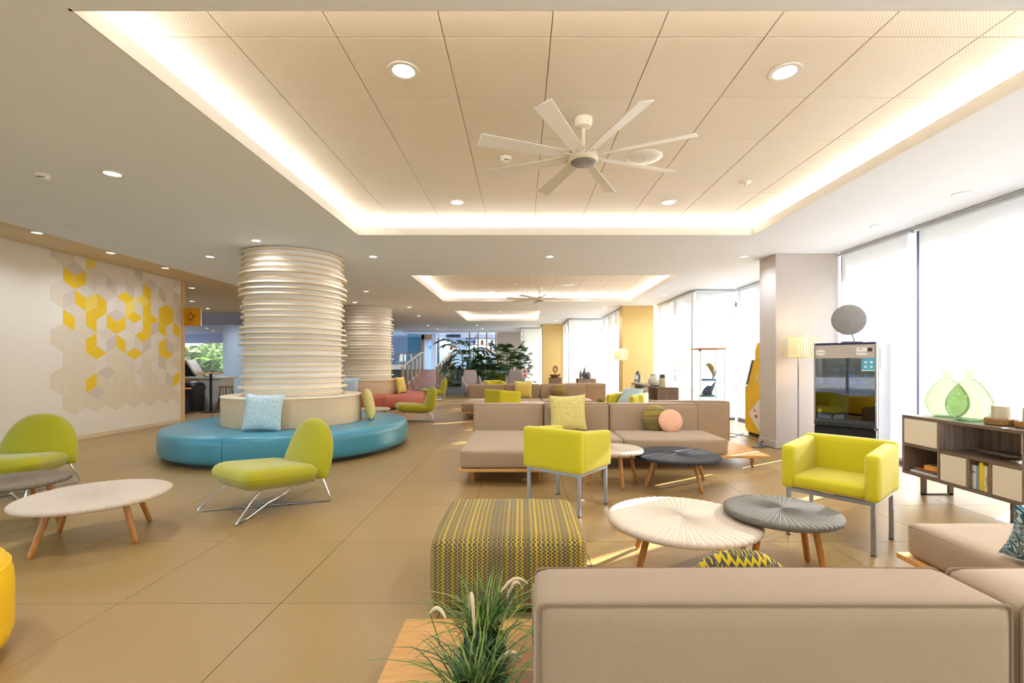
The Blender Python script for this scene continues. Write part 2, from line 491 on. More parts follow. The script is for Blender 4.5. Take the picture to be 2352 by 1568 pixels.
# ------------------------------------------------------------------ mesh helpers
class MB:
    def __init__(s):
        s.v = []
        s.f = []

    def add(s, vs, fs, mx=None):
        b = len(s.v)
        for p in vs:
            p = Vector(p)
            s.v.append(tuple(mx @ p) if mx is not None else tuple(p))
        for f in fs:
            s.f.append(tuple(i + b for i in f))
        return s

    def box(s, x0, x1, y0, y1, z0, z1, mx=None):
        vs = [(x, y, z) for x in (x0, x1) for y in (y0, y1) for z in (z0, z1)]
        fs = [(0, 1, 3, 2), (4, 6, 7, 5), (0, 4, 5, 1), (2, 3, 7, 6), (0, 2, 6, 4), (1, 5, 7, 3)]
        return s.add(vs, fs, mx)

    def rbox(s, x0, x1, y0, y1, z0, z1, r=0.01, seg=2, mx=None):
        bm = bmesh.new()
        bmesh.ops.create_cube(bm, size=1.0)
        bmesh.ops.scale(bm, vec=(x1 - x0, y1 - y0, z1 - z0), verts=bm.verts)
        bmesh.ops.translate(bm, vec=((x0 + x1) / 2, (y0 + y1) / 2, (z0 + z1) / 2), verts=bm.verts)
        bmesh.ops.bevel(bm, geom=list(bm.edges), offset=r, segments=seg, profile=0.5, affect='EDGES')
        s.frombm(bm, mx)
        bm.free()
        return s

    def frombm(s, bm, mx=None):
        bm.verts.index_update()
        s.add([v.co.copy() for v in bm.verts], [[v.index for v in f.verts] for f in bm.faces], mx)

    def cyl(s, p0, p1, r0, r1=None, n=12, cap=True):
        r1 = r0 if r1 is None else r1
        p0, p1 = Vector(p0), Vector(p1)
        d = (p1 - p0).normalized()
        a = d.orthogonal().normalized()
        b = d.cross(a)
        vs = []
        for p, r in ((p0, r0), (p1, r1)):
            for i in range(n):
                t = 2 * pi * i / n
                vs.append(p + (a * cos(t) + b * sin(t)) * r)
        fs = [(i, (i + 1) % n, n + (i + 1) % n, n + i) for i in range(n)]
        if cap:
            fs += [tuple(range(n - 1, -1, -1)), tuple(range(n, 2 * n))]
        return s.add(vs, fs)

    def tube(s, path, r, n=8, closed=False, radii=None):
        P = [Vector(p) for p in path]
        m = len(P)
        vs, prev = [], None
        for i, p in enumerate(P):
            if closed:
                d = P[(i + 1) % m] - P[i - 1]
            else:
                d = P[min(i + 1, m - 1)] - P[max(i - 1, 0)]
            d = d.normalized() if d.length > 1e-9 else Vector((0, 0, 1))
            if prev is None:
                a = d.orthogonal().normalized()
            else:
                a = prev - d * prev.dot(d)
                a = a.normalized() if a.length > 1e-6 else d.orthogonal().normalized()
            prev = a
            b = d.cross(a)
            rr = radii[i] if radii else r
            for k in range(n):
                t = 2 * pi * k / n
                vs.append(p + (a * cos(t) + b * sin(t)) * rr)
        fs = []
        for i in range(m if closed else m - 1):
            j = (i + 1) % m
            for k in range(n):
                k2 = (k + 1) % n
                fs.append((i * n + k, i * n + k2, j * n + k2, j * n + k))
        if not closed:
            fs += [tuple(range(n - 1, -1, -1)), tuple(range((m - 1) * n, m * n))]
        return s.add(vs, fs)

    def lathe(s, prof, n=32, cap=True, c=(0, 0), a0=0.0, a1=None):
        """prof: list of (r, z)"""
        full = a1 is None
        k = n if full else n + 1
        vs, fs = [], []
        for (r, z) in prof:
            for i in range(k):
                t = a0 + (2 * pi if full else (a1 - a0)) * i / n
                vs.append((c[0] + r * cos(t), c[1] + r * sin(t), z))
        m = len(prof)
        for j in range(m - 1):
            for i in range(n):
                i2 = (i + 1) % k
                fs.append((j * k + i, j * k + i2, (j + 1) * k + i2, (j + 1) * k + i))
        if full and cap:
            if prof[0][0] > 1e-5:
                fs.append(tuple(range(k - 1, -1, -1)))
            if prof[-1][0] > 1e-5:
                fs.append(tuple(range((m - 1) * k, m * k)))
        if not full:
            fs.append(tuple(j * k for j in range(m)))
            fs.append(tuple(j * k + n for j in range(m - 1, -1, -1)))
        return s.add(vs, fs)

    def prism(s, poly, t0, t1, mx=None):
        """poly in xy, extruded z from t0 to t1"""
        n = len(poly)
        vs = [(x, y, t0) for x, y in poly] + [(x, y, t1) for x, y in poly]
        fs = [(i, (i + 1) % n, n + (i + 1) % n, n + i) for i in range(n)]
        fs += [tuple(range(n - 1, -1, -1)), tuple(range(n, 2 * n))]
        return s.add(vs, fs, mx)

    def pad(s, outline, th, p=2.6, rings=8, mx=None, th2=None):
        """puffy pad: star-shaped outline in xy, thickness th along z (p: edge roundness)"""
        n = len(outline)
        cx = sum(q[0] for q in outline) / n
        cy = sum(q[1] for q in outline) / n
        vs = []
        lv = [(sin(0.5 * pi * i / rings)) ** 0.7 for i in range(rings, 0, -1)]
        for sg in (1, -1):
            for sc in lv:
                z = sg * 0.5 * th * max(0.0, 1 - sc ** p) ** (1.0 / 2.0)
                for (x, y) in outline:
                    vs.append((cx + (x - cx) * sc, cy + (y - cy) * sc, z))
        R = len(lv)
        fs = []
        for half in (0, 1):
            o = half * R * n
            for j in range(R - 1):
                for i in range(n):
                    i2 = (i + 1) % n
                    q = (o + j * n + i, o + j * n + i2, o + (j + 1) * n + i2, o + (j + 1) * n + i)
                    fs.append(q if half == 0 else q[::-1])
            last = tuple(o + (R - 1) * n + i for i in range(n))
            fs.append(last if half == 0 else last[::-1])
        b = len(s.v)
        s.add(vs, fs, mx)
        return s

    def cushion(s, x0, x1, y0, y1, z0, z1, r=0.03, bulge=(0.0, 0.0, 0.015), n=10, mx=None):
        """soft rounded box with slightly domed faces"""
        h = Vector(((x1 - x0) / 2, (y1 - y0) / 2, (z1 - z0) / 2))
        c = Vector(((x0 + x1) / 2, (y0 + y1) / 2, (z0 + z1) / 2))
        inn = Vector((h.x - r, h.y - r, h.z - r))
        bm = bmesh.new()
        bmesh.ops.create_cube(bm, size=2.0)
        bmesh.ops.subdivide_edges(bm, edges=list(bm.edges), cuts=n, use_grid_fill=True)
        for v in bm.verts:
            u = Vector([(1 if t >= 0 else -1) * (1 - (1 - abs(t)) ** 1.7) for t in v.co])
            p = Vector((u.x * h.x, u.y * h.y, u.z * h.z))
            q = Vector([max(-inn[i], min(inn[i], p[i])) for i in range(3)])
            d = p - q
            if d.length > 1e-9:
                # push outward to the rounded surface
                m = max(abs(d[i]) for i in range(3))
                p = q + d.normalized() * r * (m / r if False else min(1.0, m / r) if m < r * 0.999 else 1.0)
            w_ = [1 - u[i] * u[i] for i in range(3)]
            p.x += (1 if u.x > 0 else -1) * bulge[0] * w_[1] * w_[2] * (abs(u.x) > 0.999)
            p.y += (1 if u.y > 0 else -1) * bulge[1] * w_[0] * w_[2] * (abs(u.y) > 0.999)
            p.z += (1 if u.z > 0 else 0) * bulge[2] * w_[0] * w_[1] * (abs(u.z) > 0.999)
            v.co = p + c
        s.frombm(bm, mx)
        bm.free()
        return s

    def pillow(s, w_, t, n=16, mx=None):
        vs, fs = [], []
        for sg in (1, -1):
            for j in range(n + 1):
                for i in range(n + 1):
                    u, v = 2 * i / n - 1, 2 * j / n - 1
                    x = w_ / 2 * u * (1 - 0.09 * (1 - v * v))
                    y = w_ / 2 * v * (1 - 0.09 * (1 - u * u))
                    z = sg * t / 2 * max(0, (1 - u ** 4) * (1 - v ** 4)) ** 0.62
                    vs.append((x, y, z))
        k = n + 1
        for half in (0, 1):
            o = half * k * k
            for j in range(n):
                for i in range(n):
                    q = (o + j * k + i, o + j * k + i + 1, o + (j + 1) * k + i + 1, o + (j + 1) * k + i)
                    fs.append(q if half == 0 else q[::-1])
        return s.add(vs, fs, mx)

    def mesh(s, name, smooth=38, weld=False):
        me = bpy.data.meshes.new(name)
        me.from_pydata(s.v, [], s.f)
        bm = bmesh.new()
        bm.from_mesh(me)
        if weld:
            bmesh.ops.remove_doubles(bm, verts=bm.verts, dist=1e-5)
        bmesh.ops.recalc_face_normals(bm, faces=bm.faces)
        bm.to_mesh(me)
        bm.free()
        if smooth:
            me.shade_smooth()
            if smooth < 180:
                me.set_sharp_from_angle(angle=radians(smooth))
        return me


def ob(name, mb, m, parent=None, loc=None, rot=None, smooth=38, weld=False):
    me = mb.mesh(name, smooth, weld) if isinstance(mb, MB) else mb
    o = bpy.data.objects.new(name, me)
    COL.objects.link(o)
    if m:
        if len(me.materials) == 0:
            me.materials.append(M[m])
        elif me.materials[0] != M[m]:
            o.material_slots[0].link = 'OBJECT'
            o.material_slots[0].material = M[m]
    if parent:
        o.parent = parent
    if loc is not None:
        o.location = loc
    if rot is not None:
        o.rotation_euler = rot
    return o


def tag(o, label, cat, group=None, kind=None):
    o['label'] = label
    if cat:
        o['category'] = cat
    if group:
        o['group'] = group
    if kind:
        o['kind'] = kind
    return o


def thing(name, label, cat, loc=(0, 0, 0), rz=0.0, group=None, rot=None):
    e = bpy.data.objects.new(name, None)
    e.empty_display_size = 0.1
    COL.objects.link(e)
    e.location = loc
    e.rotation_euler = rot if rot is not None else (0, 0, rz)
    return tag(e, label, cat, group)


def struct(name, mb, m, parent=None, label=None, **kw):
    o = ob(name, mb, m, parent, **kw)
    if parent is None:
        o['kind'] = 'structure'
        if label:
            o['label'] = label
    return o


def copy_tree(root, loc, rz, label, parent=None):
    r = root.copy()
    COL.objects.link(r)
    r.location = loc
    if rz is not None:
        r.rotation_euler = (0, 0, rz)
    r['label'] = label
    for ch in list(root.children):
        c = ch.copy()
        COL.objects.link(c)
        c.parent = r
        for g in ch.children:
            d = g.copy()
            COL.objects.link(d)
            d.parent = c
    return r


def lettering(txt, size, m, parent, loc, rot, align='CENTER', ext=0.0008, name='lettering'):
    cu = bpy.data.curves.new(name, 'FONT')
    cu.body = txt
    cu.size = size
    cu.extrude = ext
    cu.align_x = align
    cu.align_y = 'CENTER'
    tmp = bpy.data.objects.new('tmp_text', cu)
    COL.objects.link(tmp)
    bpy.context.view_layer.update()
    me = bpy.data.meshes.new_from_object(tmp.evaluated_get(bpy.context.evaluated_depsgraph_get()))
    bpy.data.objects.remove(tmp, do_unlink=True)
    me.materials.clear()
    me.materials.append(M[m])
    o = bpy.data.objects.new(name, me)
    COL.objects.link(o)
    o.parent = parent
    o.location = loc
    o.rotation_euler = rot
    return o


def dirz(dx, dy):
    """rotation about z that turns local -Y (a thing's front) to the direction (dx, dy)"""
    return atan2(dy, dx) + pi / 2


# ------------------------------------------------------------------ the setting
SZ, TZ, LZ = 2.91, 3.104, 3.05      # main ceiling, tiled recess, ceiling over the left aisle

# floor: single tiles near the camera, one jointed surface farther off
fl = struct('floor', MB().box(-16, 4.9, -5, 31, -0.12, -0.008), 'grout', label='beige terrazzo tile floor of the lounge')
PT, FX0, FY0 = 0.862, -2.143, 2.504
tile = MB().rbox(-PT / 2 + .0016, PT / 2 - .0016, -PT / 2 + .0016, PT / 2 - .0016, -0.012, 0.0, 0.0012, 1).mesh('floor_tile', 0)
FAR_Y = FY0 + PT * 10
nt_ = 0
for j in range(-3, 10):
    for i in range(-8, 8):
        cx, cy = FX0 + PT * (i + .5), FY0 + PT * (j + .5)
        if cy < 0.6 or abs(cx) > 1.25 * cy + 1.4 or cx > 4.6:
            continue
        ob('floor_tile', tile, 'floor_tile', fl, (cx, cy, 0))
        nt_ += 1
ff = MB()
ff.box(-16, 4.9, FAR_Y, 31, -0.012, 0.0)
ff.box(-16, 4.9, -5, FY0 - 3 * PT, -0.012, 0.0)
# what the loop left out beside the visible wedge
for j in range(-3, 10):
    for i in range(-17, 9):
        cx, cy = FX0 + PT * (i + .5), FY0 + PT * (j + .5)
        if i in range(-8, 8) and not (cy < 0.6 or abs(cx) > 1.25 * cy + 1.4 or cx > 4.6):
            continue
        x0, x1 = max(-16, cx - PT / 2), min(4.9, cx + PT / 2)
        if x1 > x0:
            ff.box(x0, x1, cy - PT / 2, cy + PT / 2, -0.012, -0.0)
struct('floor_field', ff, 'floor_far', fl, smooth=0)['kind'] = 'stuff'

# main ceiling with three recesses
REC = [(-2.09, 2.97, 2.165, 6.01), (-2.07, 2.97, 8.76, 12.49), (-2.1, 0.65, 14.8, 18.25)]
LED = 0.22
cb = MB()
XL = -6.0


XRS = [(-9, 10.56, 4.95), (10.56, 13.95, 4.0), (13.95, 17.38, 3.1), (17.38, 20.4, 1.95), (20.4, 21.83, 1.05), (21.83, 99, .2)]


def strip(y0, y1, holes=()):
    for (ya, yb, xr) in XRS:
        a0, b0 = max(y0, ya), min(y1, yb)
        if b0 - a0 < 1e-4:
            continue
        x = XL
        for (a, b) in holes:
            cb.box(x, a, a0, b0, SZ, SZ + 0.09)
            x = b
        cb.box(x, xr, a0, b0, SZ, SZ + 0.09)


ys = [-5.0]
for (a, b, c, d) in REC:
    strip(ys[-1], c)
    strip(c, d, [(a, b)])
    ys.append(d)
strip(ys[-1], 31.0)
cl = struct('ceiling', cb, 'plaster_white', smooth=0, label='white plaster ceiling with lit tiled recesses')
# left edge step to the aisle ceiling, closing bands round the recesses
st = MB()
st.box(-6.0, -5.96, -5, 31, SZ + 0.09, 3.3)
ob('ceiling_step', st, 'plaster_white', cl, smooth=0)
ob('aisle_ceiling', MB().box(-7.6, -6.0, -5, 4.6, LZ, LZ + .1).box(-16, -6.0, 4.6, 16.6, LZ, LZ + .1), 'plaster_tan_and_bounce', cl, smooth=0)  # warm light bounced off the floor is painted into the tan
ob('lower_ceiling', MB().box(-16, -6.0, 16.6, 22.1, 2.62, 2.72).box(-16, -6.0, 16.55, 16.65, 2.62, 3.3), 'paint_lilac_and_daylight', cl, smooth=0)
ob('spa_ceiling', MB().box(-9.2, -6.0, 22.1, 31, SZ, SZ + .09), 'plaster_white', cl, smooth=0)
ob('ceiling_beam', MB().box(-6.0, 0.2, 23.9, 24.3, 2.84, SZ), 'plaster_white', cl, smooth=0)
for (a, b, c, d) in REC:
    e = LED
    wb_ = MB()
    wb_.box(a - e - .03, a - e, c - e, d + e, SZ + .09, 3.3)
    wb_.box(b + e, b + e + .03, c - e, d + e, SZ + .09, 3.3)
    wb_.box(a - e, b + e, c - e - .03, c - e, SZ + .09, 3.3)
    wb_.box(a - e, b + e, d + e, d + e + .03, SZ + .09, 3.3)
    ob('recess_wall', wb_, 'lip_white', cl, smooth=0)
    lip = MB()
    t = 0.014
    lip.box(a, a + t, c, d, SZ - .001, SZ + .095).box(b - t, b, c, d, SZ - .001, SZ + .095)
    lip.box(a, b, c, c + t, SZ - .001, SZ + .095).box(a, b, d - t, d, SZ - .001, SZ + .095)
    ob('recess_lip', lip, 'lip_white', cl, smooth=0)
    ob('recess_backing', MB().box(a - e, b + e, c - e, d + e, TZ + .012, TZ + .04), 'ceiling_gap', cl, smooth=0)
    gl = MB()
    q = 0.13
    gl.box(a - q - .03, a - q, c - q, d + q, SZ + .092, SZ + .106)
    gl.box(b + q, b + q + .03, c - q, d + q, SZ + .092, SZ + .106)
    gl.box(a - q, b + q, d + q, d + q + .03, SZ + .092, SZ + .106)
    gl.box(a - q, b + q, c - q - .03, c - q, SZ + .092, SZ + .106)
    cv = thing('cove_light', {REC[0]: 'warm strip light hidden round the edge of the nearest ceiling recess',
                              REC[1]: 'warm strip light hidden round the edge of the middle ceiling recess',
                              REC[2]: 'warm strip light hidden round the edge of the farthest, smallest ceiling recess'}[(a, b, c, d)],
               'strip light', ((a + b) / 2, (c + d) / 2, SZ + .092))
    o_ = ob('light_strip', gl, 'cove_glow', cv, smooth=0)
    o_.location = (-(a + b) / 2, -(c + d) / 2, -(SZ + .092))
    if d > 18:
        ob('recess_panel', MB().box(a - e, b + e, c - e, d + e, TZ, TZ + .011), 'ceiling_metal', cl, smooth=0)
        continue
    x0g, y0g, cache = 0.166, 2.637, {}
    i0 = math.floor((a - e - x0g) / .6)
    j0 = math.floor((c - e - y0g) / .6)
    for i in range(i0, i0 + 12):
        for j in range(j0, j0 + 10):
            x0, x1 = max(a - e, x0g + .6 * i), min(b + e, x0g + .6 * (i + 1))
            y0, y1 = max(c - e, y0g + .6 * j), min(d + e, y0g + .6 * (j + 1))
            if x1 - x0 < .02 or y1 - y0 < .02:
                continue
            key = (round(x1 - x0, 3), round(y1 - y0, 3))
            if key not in cache:
                sx, sy = key
                cache[key] = MB().rbox(-sx / 2 + .0025, sx / 2 - .0025, -sy / 2 + .0025, sy / 2 - .0025, 0, .011, .002, 1).mesh('ceiling_tile', 0)
            ob('ceiling_tile', cache[key], 'ceiling_metal', cl, ((x0 + x1) / 2, (y0 + y1) / 2, TZ))

# roof and eaves (they shade the tops of the blinds)
rf = MB()
rf.box(-8.2, 5.55, -5.2, 4.6, 3.3, 3.45)
rf.box(-16.2, 5.55, 4.6, 10.9, 3.3, 3.45)
rf.box(-16.2, 4.72, 10.9, 13.6, 3.3, 3.45)
rf.box(-16.2, 3.85, 13.6, 17.7, 3.3, 3.45)
rf.box(-16.2, 2.7, 17.7, 20.2, 3.3, 3.45)
rf.box(-16.2, 1.8, 20.2, 22.6, 3.3, 3.45)
rf.box(-9.3, 1.8, 22.6, 31.2, 3.3, 3.45)
for x, y0, y1 in ((5.57, -5.2, 10.9), (4.72, 10.9, 13.6), (3.85, 13.6, 17.7), (2.7, 17.7, 20.2), (1.8, 20.2, 31.2)):
    rf.box(x - .2, x, y0, y1, 2.9, 3.3)
struct('roof', rf, 'plaster_white', smooth=0, label='flat roof slab with overhanging eaves')

# walls
wl = struct('wall_left', MB().box(-7.6, -7.35, 4.6, 10.16, 0, LZ).box(-7.6, -7.35, -5, 4.6, 2.8, 3.3).box(-16, -7.6, 4.6, 4.8, 0, 3.3), 'plaster_wall', smooth=0, label='cream wall with painted cube pattern')
struct('baseboard_left', MB().box(-7.35, -7.335, 4.6, 10.16, 0, 0.075), 'plaster_tan_and_bounce', smooth=0, label='beige skirting along the patterned wall')
wlf = struct('window_22', MB().box(-7.48, -7.46, -5, 4.6, .05, 2.8), 'pane', smooth=0, label='added glazing left of the camera, unseen, lets in daylight')  # unseen glass added so more daylight reaches the front of the room
for i in range(7):
    ob('mullion', MB().box(-7.5, -7.42, -5 + 1.6 * i - .03, -5 + 1.6 * i + .03, 0, 2.8), 'alu', wlf, smooth=0)
struct('trim_1', MB().rbox(-7.62, -7.325, 10.16, 10.25, 0, LZ, .004, 1), 'ash_trim', label='pale wooden edge trim at the end of the patterned wall')
struct('wall_behind', MB().box(-7.6, -6.8, -5.2, -5, 0, 3.3).box(-6.8, 4.4, -5.2, -5, 2.75, 3.3).box(4.4, 5.2, -5.2, -5, 0, 3.3), 'plaster_wall', smooth=0)
wbk = struct('window_21', MB().box(-6.8, 4.4, -5.1, -5.08, .05, 2.75), 'pane', smooth=0, label='added glazing behind the camera, unseen, lets in daylight')  # added out of view to send sky light in from behind
for i in range(8):
    ob('mullion', MB().box(-6.8 + 1.6 * i - .03, -6.8 + 1.6 * i + .03, -5.13, -5.05, 0, 2.75), 'mullion', wbk, smooth=0)
wcs = struct('wall_cafe_side', MB().box(-16.2, -16, 4.6, 10.6, 0, 3.3).box(-16.2, -16, 10.6, 21.8, 0, .3).box(-16.2, -16, 10.6, 21.8, 2.5, 3.3).box(-16.2, -16, 21.8, 22.1, 0, 3.3), 'plaster_white', smooth=0)
struct('window_0', MB().box(-16.12, -16.1, 10.6, 21.8, .3, 2.5), 'pane', smooth=0, label='added side window of the cafe, lets in blue daylight')  # added to bring blue sky light into the cafe
wc = MB()
wc.box(-16, -11.2, 21.9, 22.1, 0, .5).box(-16, -11.2, 21.9, 22.1, 2.2, 3.3)
wc.box(-11.2, -8.9, 21.9, 22.1, 0, 3.3).box(-9.2, -9.0, 22.1, 29.7, 0, 3.3)
struct('wall_cafe_back', wc, 'paint_lilac_and_daylight', smooth=0)
win = struct('window_1', MB().box(-16, -11.2, 21.98, 22.0, .5, 2.2), 'pane', smooth=0, label='cafe window with palms outside')
cw = MB()
cw.lathe([(1.2, 0), (1.2, 2.62)], 32, False, (-9.75, 17.6))
struct('wall_cafe_round', cw, 'paint_blue_and_daylight', label='rounded white wall behind the cafe tables, bluish daylight painted in')  # white wall; the blue of the daylight is in its colour
struct('wall_spa', MB().box(-9, 0.2, 29.5, 29.7, 0, 3.3), 'paint_blue_and_daylight', smooth=0)
struct('wall_spa_side', MB().box(0.0, 0.2, 24.2, 29.5, 0, .95).box(0.0, 0.2, 24.2, 29.5, 2.8, 3.3), 'paint_blue_and_daylight', smooth=0)
struct('window_20', MB().box(.08, .1, 24.2, 29.5, .95, 2.8), 'pane', smooth=0, label='added side window of the spa, lets in sun and sky')  # opening added so sun and sky brighten the spa
struct('wall_far', MB().box(-1.25, 0.02, 24.0, 24.2, 0, SZ), 'pillar_cream', smooth=0, label='cream wall panel behind the indoor plants')


def pillar(n, x0, x1, y0, y1, m, lab):
    p = struct('pillar', MB().rbox(x0, x1, y0, y1, 0, SZ, .006, 1), m, label=lab)
    sk = MB().rbox(x0 - .012, x1, y0 - .012, y1, 0, .11, .003, 1)
    ob('skirting', sk, m, p)
    return p


pillar(1, 3.80, 4.74, 7.02, 7.50, 'pillar_cream', 'cream square pillar behind the vending machine')
pillar(2, 2.89, 3.78, 13.4, 13.9, 'pillar_yellow', 'yellow pillar beside the long low cabinets')
pillar(3, 0.90, 1.78, 19.8, 20.3, 'pillar_yellow', 'farthest yellow pillar behind the wooden ring sculpture')

# window runs: each run is a window with glass panes, mullions and rollers with blinds
WIN = [0]


def run_y(x, y0, y1, splits, gap=0.085, out=1, bottom=0.10):
    """window along Y at X=x; splits: list of (ya, yb) blinds"""
    WIN[0] += 1
    r = struct('window_%d' % (WIN[0] + 1), MB().box(x + .05, x + .11, y0, y1, 0, .06), 'mullion', smooth=0)
    ob('head_rail', MB().box(x + .05, x + .11, y0, y1, SZ - .05, SZ), 'alu', r, smooth=0)
    ob('header', MB().box(x - .02, x + .2, y0, y1, SZ + .09, 3.3), 'plaster_white', r, smooth=0)
    for i, (a, b) in enumerate(splits):
        ob('glass_pane', MB().box(x + .075, x + .085, a, b, .06, SZ - .05), 'pane', r, smooth=0)
        ob('mullion', MB().rbox(x + .05, x + .11, b - .015, b + .015, .06, SZ - .05, .004, 1), 'mullion', r)
        n = 14
        bl = MB()
        vs = []
        za, zb = bottom, SZ - .05
        vs = [(x, a + gap, za), (x, b - gap, za), (x, b - gap, zb), (x, a + gap, zb)]
        bl.add(vs, [(0, 1, 2, 3)])
        ob('roller_blind', bl, 'blind_fabric', r, smooth=0)
        ob('blind_roller', MB().cyl((x, a + .02, SZ - .035), (x, b - .02, SZ - .035), .022, n=10), 'alu', r)
        ob('bottom_bar', MB().rbox(x - .008, x + .008, a + gap, b - gap, za - .025, za, .003, 1), 'alu', r)
        ob('blind_chain', MB().cyl((x - .012, a + gap * .4, .5), (x - .012, a + gap * .4, SZ - .05), .003, n=5), 'white_plastic', r)
    return r


def run_x(y, x0, x1, blind_to=0.10):
    WIN[0] += 1
    r = struct('window_%d' % (WIN[0] + 1), MB().box(x0, x1, y + .05, y + .11, 0, .06), 'mullion', smooth=0)
    ob('head_rail', MB().box(x0, x1, y + .05, y + .11, SZ - .05, SZ), 'alu', r, smooth=0)
    ob('header', MB().box(x0, x1, y - .02, y + .2, SZ + .09, 3.3), 'plaster_white', r, smooth=0)
    ob('glass_pane', MB().box(x0, x1, y + .075, y + .085, .06, SZ - .05), 'pane', r, smooth=0)
    ob('mullion', MB().rbox(x0 - .02, x0 + .01, y + .05, y + .11, .06, SZ - .05, .004, 1), 'alu', r)
    ob('roller_blind', MB().add([(x0 + .05, y, blind_to), (x1 - .03, y, blind_to), (x1 - .03, y, SZ - .05), (x0 + .05, y, SZ - .05)], [(0, 1, 2, 3)]), 'blind_fabric', r, smooth=0)
    ob('blind_roller', MB().cyl((x0 + .03, y, SZ - .035), (x1 - .02, y, SZ - .035), .022, n=10), 'alu', r)
    ob('bottom_bar', MB().rbox(x0 + .05, x1 - .03, y - .008, y + .008, blind_to - .025, blind_to, .003, 1), 'alu', r)
    return r


run_y(4.72, -5.0, 7.02, [(-5, -2.2), (-2.2, .6), (.6, 2.6), (2.6, 4.30), (4.30, 5.66), (5.66, 7.0)])['label'] = 'tall windows with white roller blinds behind the sideboard and vending machine'
run_y(4.76, 7.50, 10.45, [(7.5, 9.0), (9.0, 10.42)])['label'] = 'window behind the yellow cash machine'
run_x(10.45, 3.84, 4.78)['label'] = 'narrow window behind the glass display case with a raised blind'
run_y(3.85, 10.50, 13.4, [(10.6, 12.0), (12.0, 13.38)], .06)['label'] = 'blinds with the shadow of a dragon tree'
run_y(2.95, 13.9, 17.25, [(13.9, 15.0), (15.0, 16.1), (16.1, 17.2)], .06)['label'] = 'window with blinds beyond the yellow pillar'
run_x(17.27, 1.76, 2.97)['label'] = 'blind behind the grey vases on the far cabinet'
run_y(1.76, 17.3, 19.8, [(17.35, 18.5), (18.5, 19.75)], .06)['label'] = 'blind beside the farthest yellow pillar'
run_y(0.90, 20.3, 21.7, [(20.3, 21.65)], .06)['label'] = 'window behind the farthest yellow pillar'
run_x(21.72, -0.02, 0.92)['label'] = 'blind behind the tall indoor palms'
run_y(0.0, 21.8, 24.0, [(21.85, 23.95)], .06)['label'] = 'window beside the cream wall panel'

struct('ground_outside', MB().box(-40, 40, -30, 60, -0.3, -0.14), 'paving', smooth=0, label='pale paving outside')

# ------------------------------------------------------------------ cube pattern on the left wall
DA, DY, Y1, Z0 = 0.23, 0.199, 7.741, 2.717
PAL = {'Y': 'deco_yellow', 'y': 'deco_yellow_soft', 'G': 'deco_taupe', 'g': 'deco_light_taupe', 'b': 'deco_beige', 'w': 'deco_white'}
CUBES = {  # row: {column: top, left, right}
    -1: {0: '.bb', 2: '..y', 4: '.ww', 6: '.ww', 8: '.Gw', 10: '.ww', 12: '.wg'},
    0: {1: 'GYY', 3: 'ggw', 5: 'wGg', 7: 'wGw', 9: 'GYw', 11: 'gGw', 13: 'wG.'},
    1: {0: 'gbG', 2: 'wYy', 4: 'gYw', 6: 'Ygy', 8: 'ygY', 10: 'wwY', 12: 'gYw'},
    2: {1: 'gYb', 3: 'YYw', 5: 'GYY', 7: 'Ygw', 9: 'YYG', 11: 'YYw', 13: 'GY.'},
    3: {0: 'bbg', 2: 'bbY', 4: 'gwG', 6: 'wYw', 8: 'YgG', 10: 'wwY', 12: 'wGg'},
    4: {1: 'bbb', 3: 'Ybw', 5: 'bbb', 7: 'Ygw', 9: 'wbw', 11: 'YGw', 13: 'wb.'},
    5: {0: 'bbb', 2: 'bbY', 4: 'Gbb', 6: 'bbb', 8: 'bwg', 10: 'wbw', 12: 'wGY'},
    6: {1: 'bbb', 3: 'Gbb', 5: 'bbb', 7: 'bbb', 9: 'bbb', 11: 'bgb', 13: 'bb.'},
}


def rhomb(pts):
    cx = sum(p[0] for p in pts) / 4
    cz = sum(p[1] for p in pts) / 4
    q = [(cx + (p[0] - cx) * .965, cz + (p[1] - cz) * .965) for p in pts]
    vs = [(0, y, z) for y, z in q] + [(.0025, y, z) for y, z in q]
    return MB().add(vs, [(0, 1, 2, 3), (7, 6, 5, 4), (0, 4, 5, 1), (1, 5, 6, 2), (2, 6, 7, 3), (3, 7, 4, 0)]).mesh('painted_rhombus', 0)


RH = (rhomb([(-DY, DA / 2), (0, DA), (DY, DA / 2), (0, 0)]),
      rhomb([(-DY, DA / 2), (0, 0), (0, -DA), (-DY, -DA / 2)]),
      rhomb([(DY, DA / 2), (0, 0), (0, -DA), (DY, -DA / 2)]))
WALLTOP = LZ - .004
for r_, row in CUBES.items():
    for k, code in row.items():
        cy, cz = Y1 + DY * (k - 1), Z0 - 1.5 * DA * r_
        for i, ch in enumerate(code):
            if ch == '.':
                continue
            lo_y, hi_y = (-DY, DY) if i == 0 else ((-DY, 0) if i == 1 else (0, DY))
            if cy + hi_y > 10.2:
                continue
            zs = [v.co.z for v in RH[i].vertices]
            me = RH[i]
            if cz + max(zs) > WALLTOP:
                if cz + min(zs) > WALLTOP - .05:
                    continue
                me = RH[i].copy()
                for v in me.vertices:
                    v.co.z = min(v.co.z, WALLTOP - cz)
                me.materials.clear()
            ob('painted_rhombus', me, PAL[ch], wl, (-7.35, cy, cz))

# ------------------------------------------------------------------ ringed columns with round benches
rnd = random.Random(3)
RADS = [0.70, 0.725, 0.75, 0.72, 0.755, 0.70, 0.735, 0.76, 0.715, 0.745, 0.695]


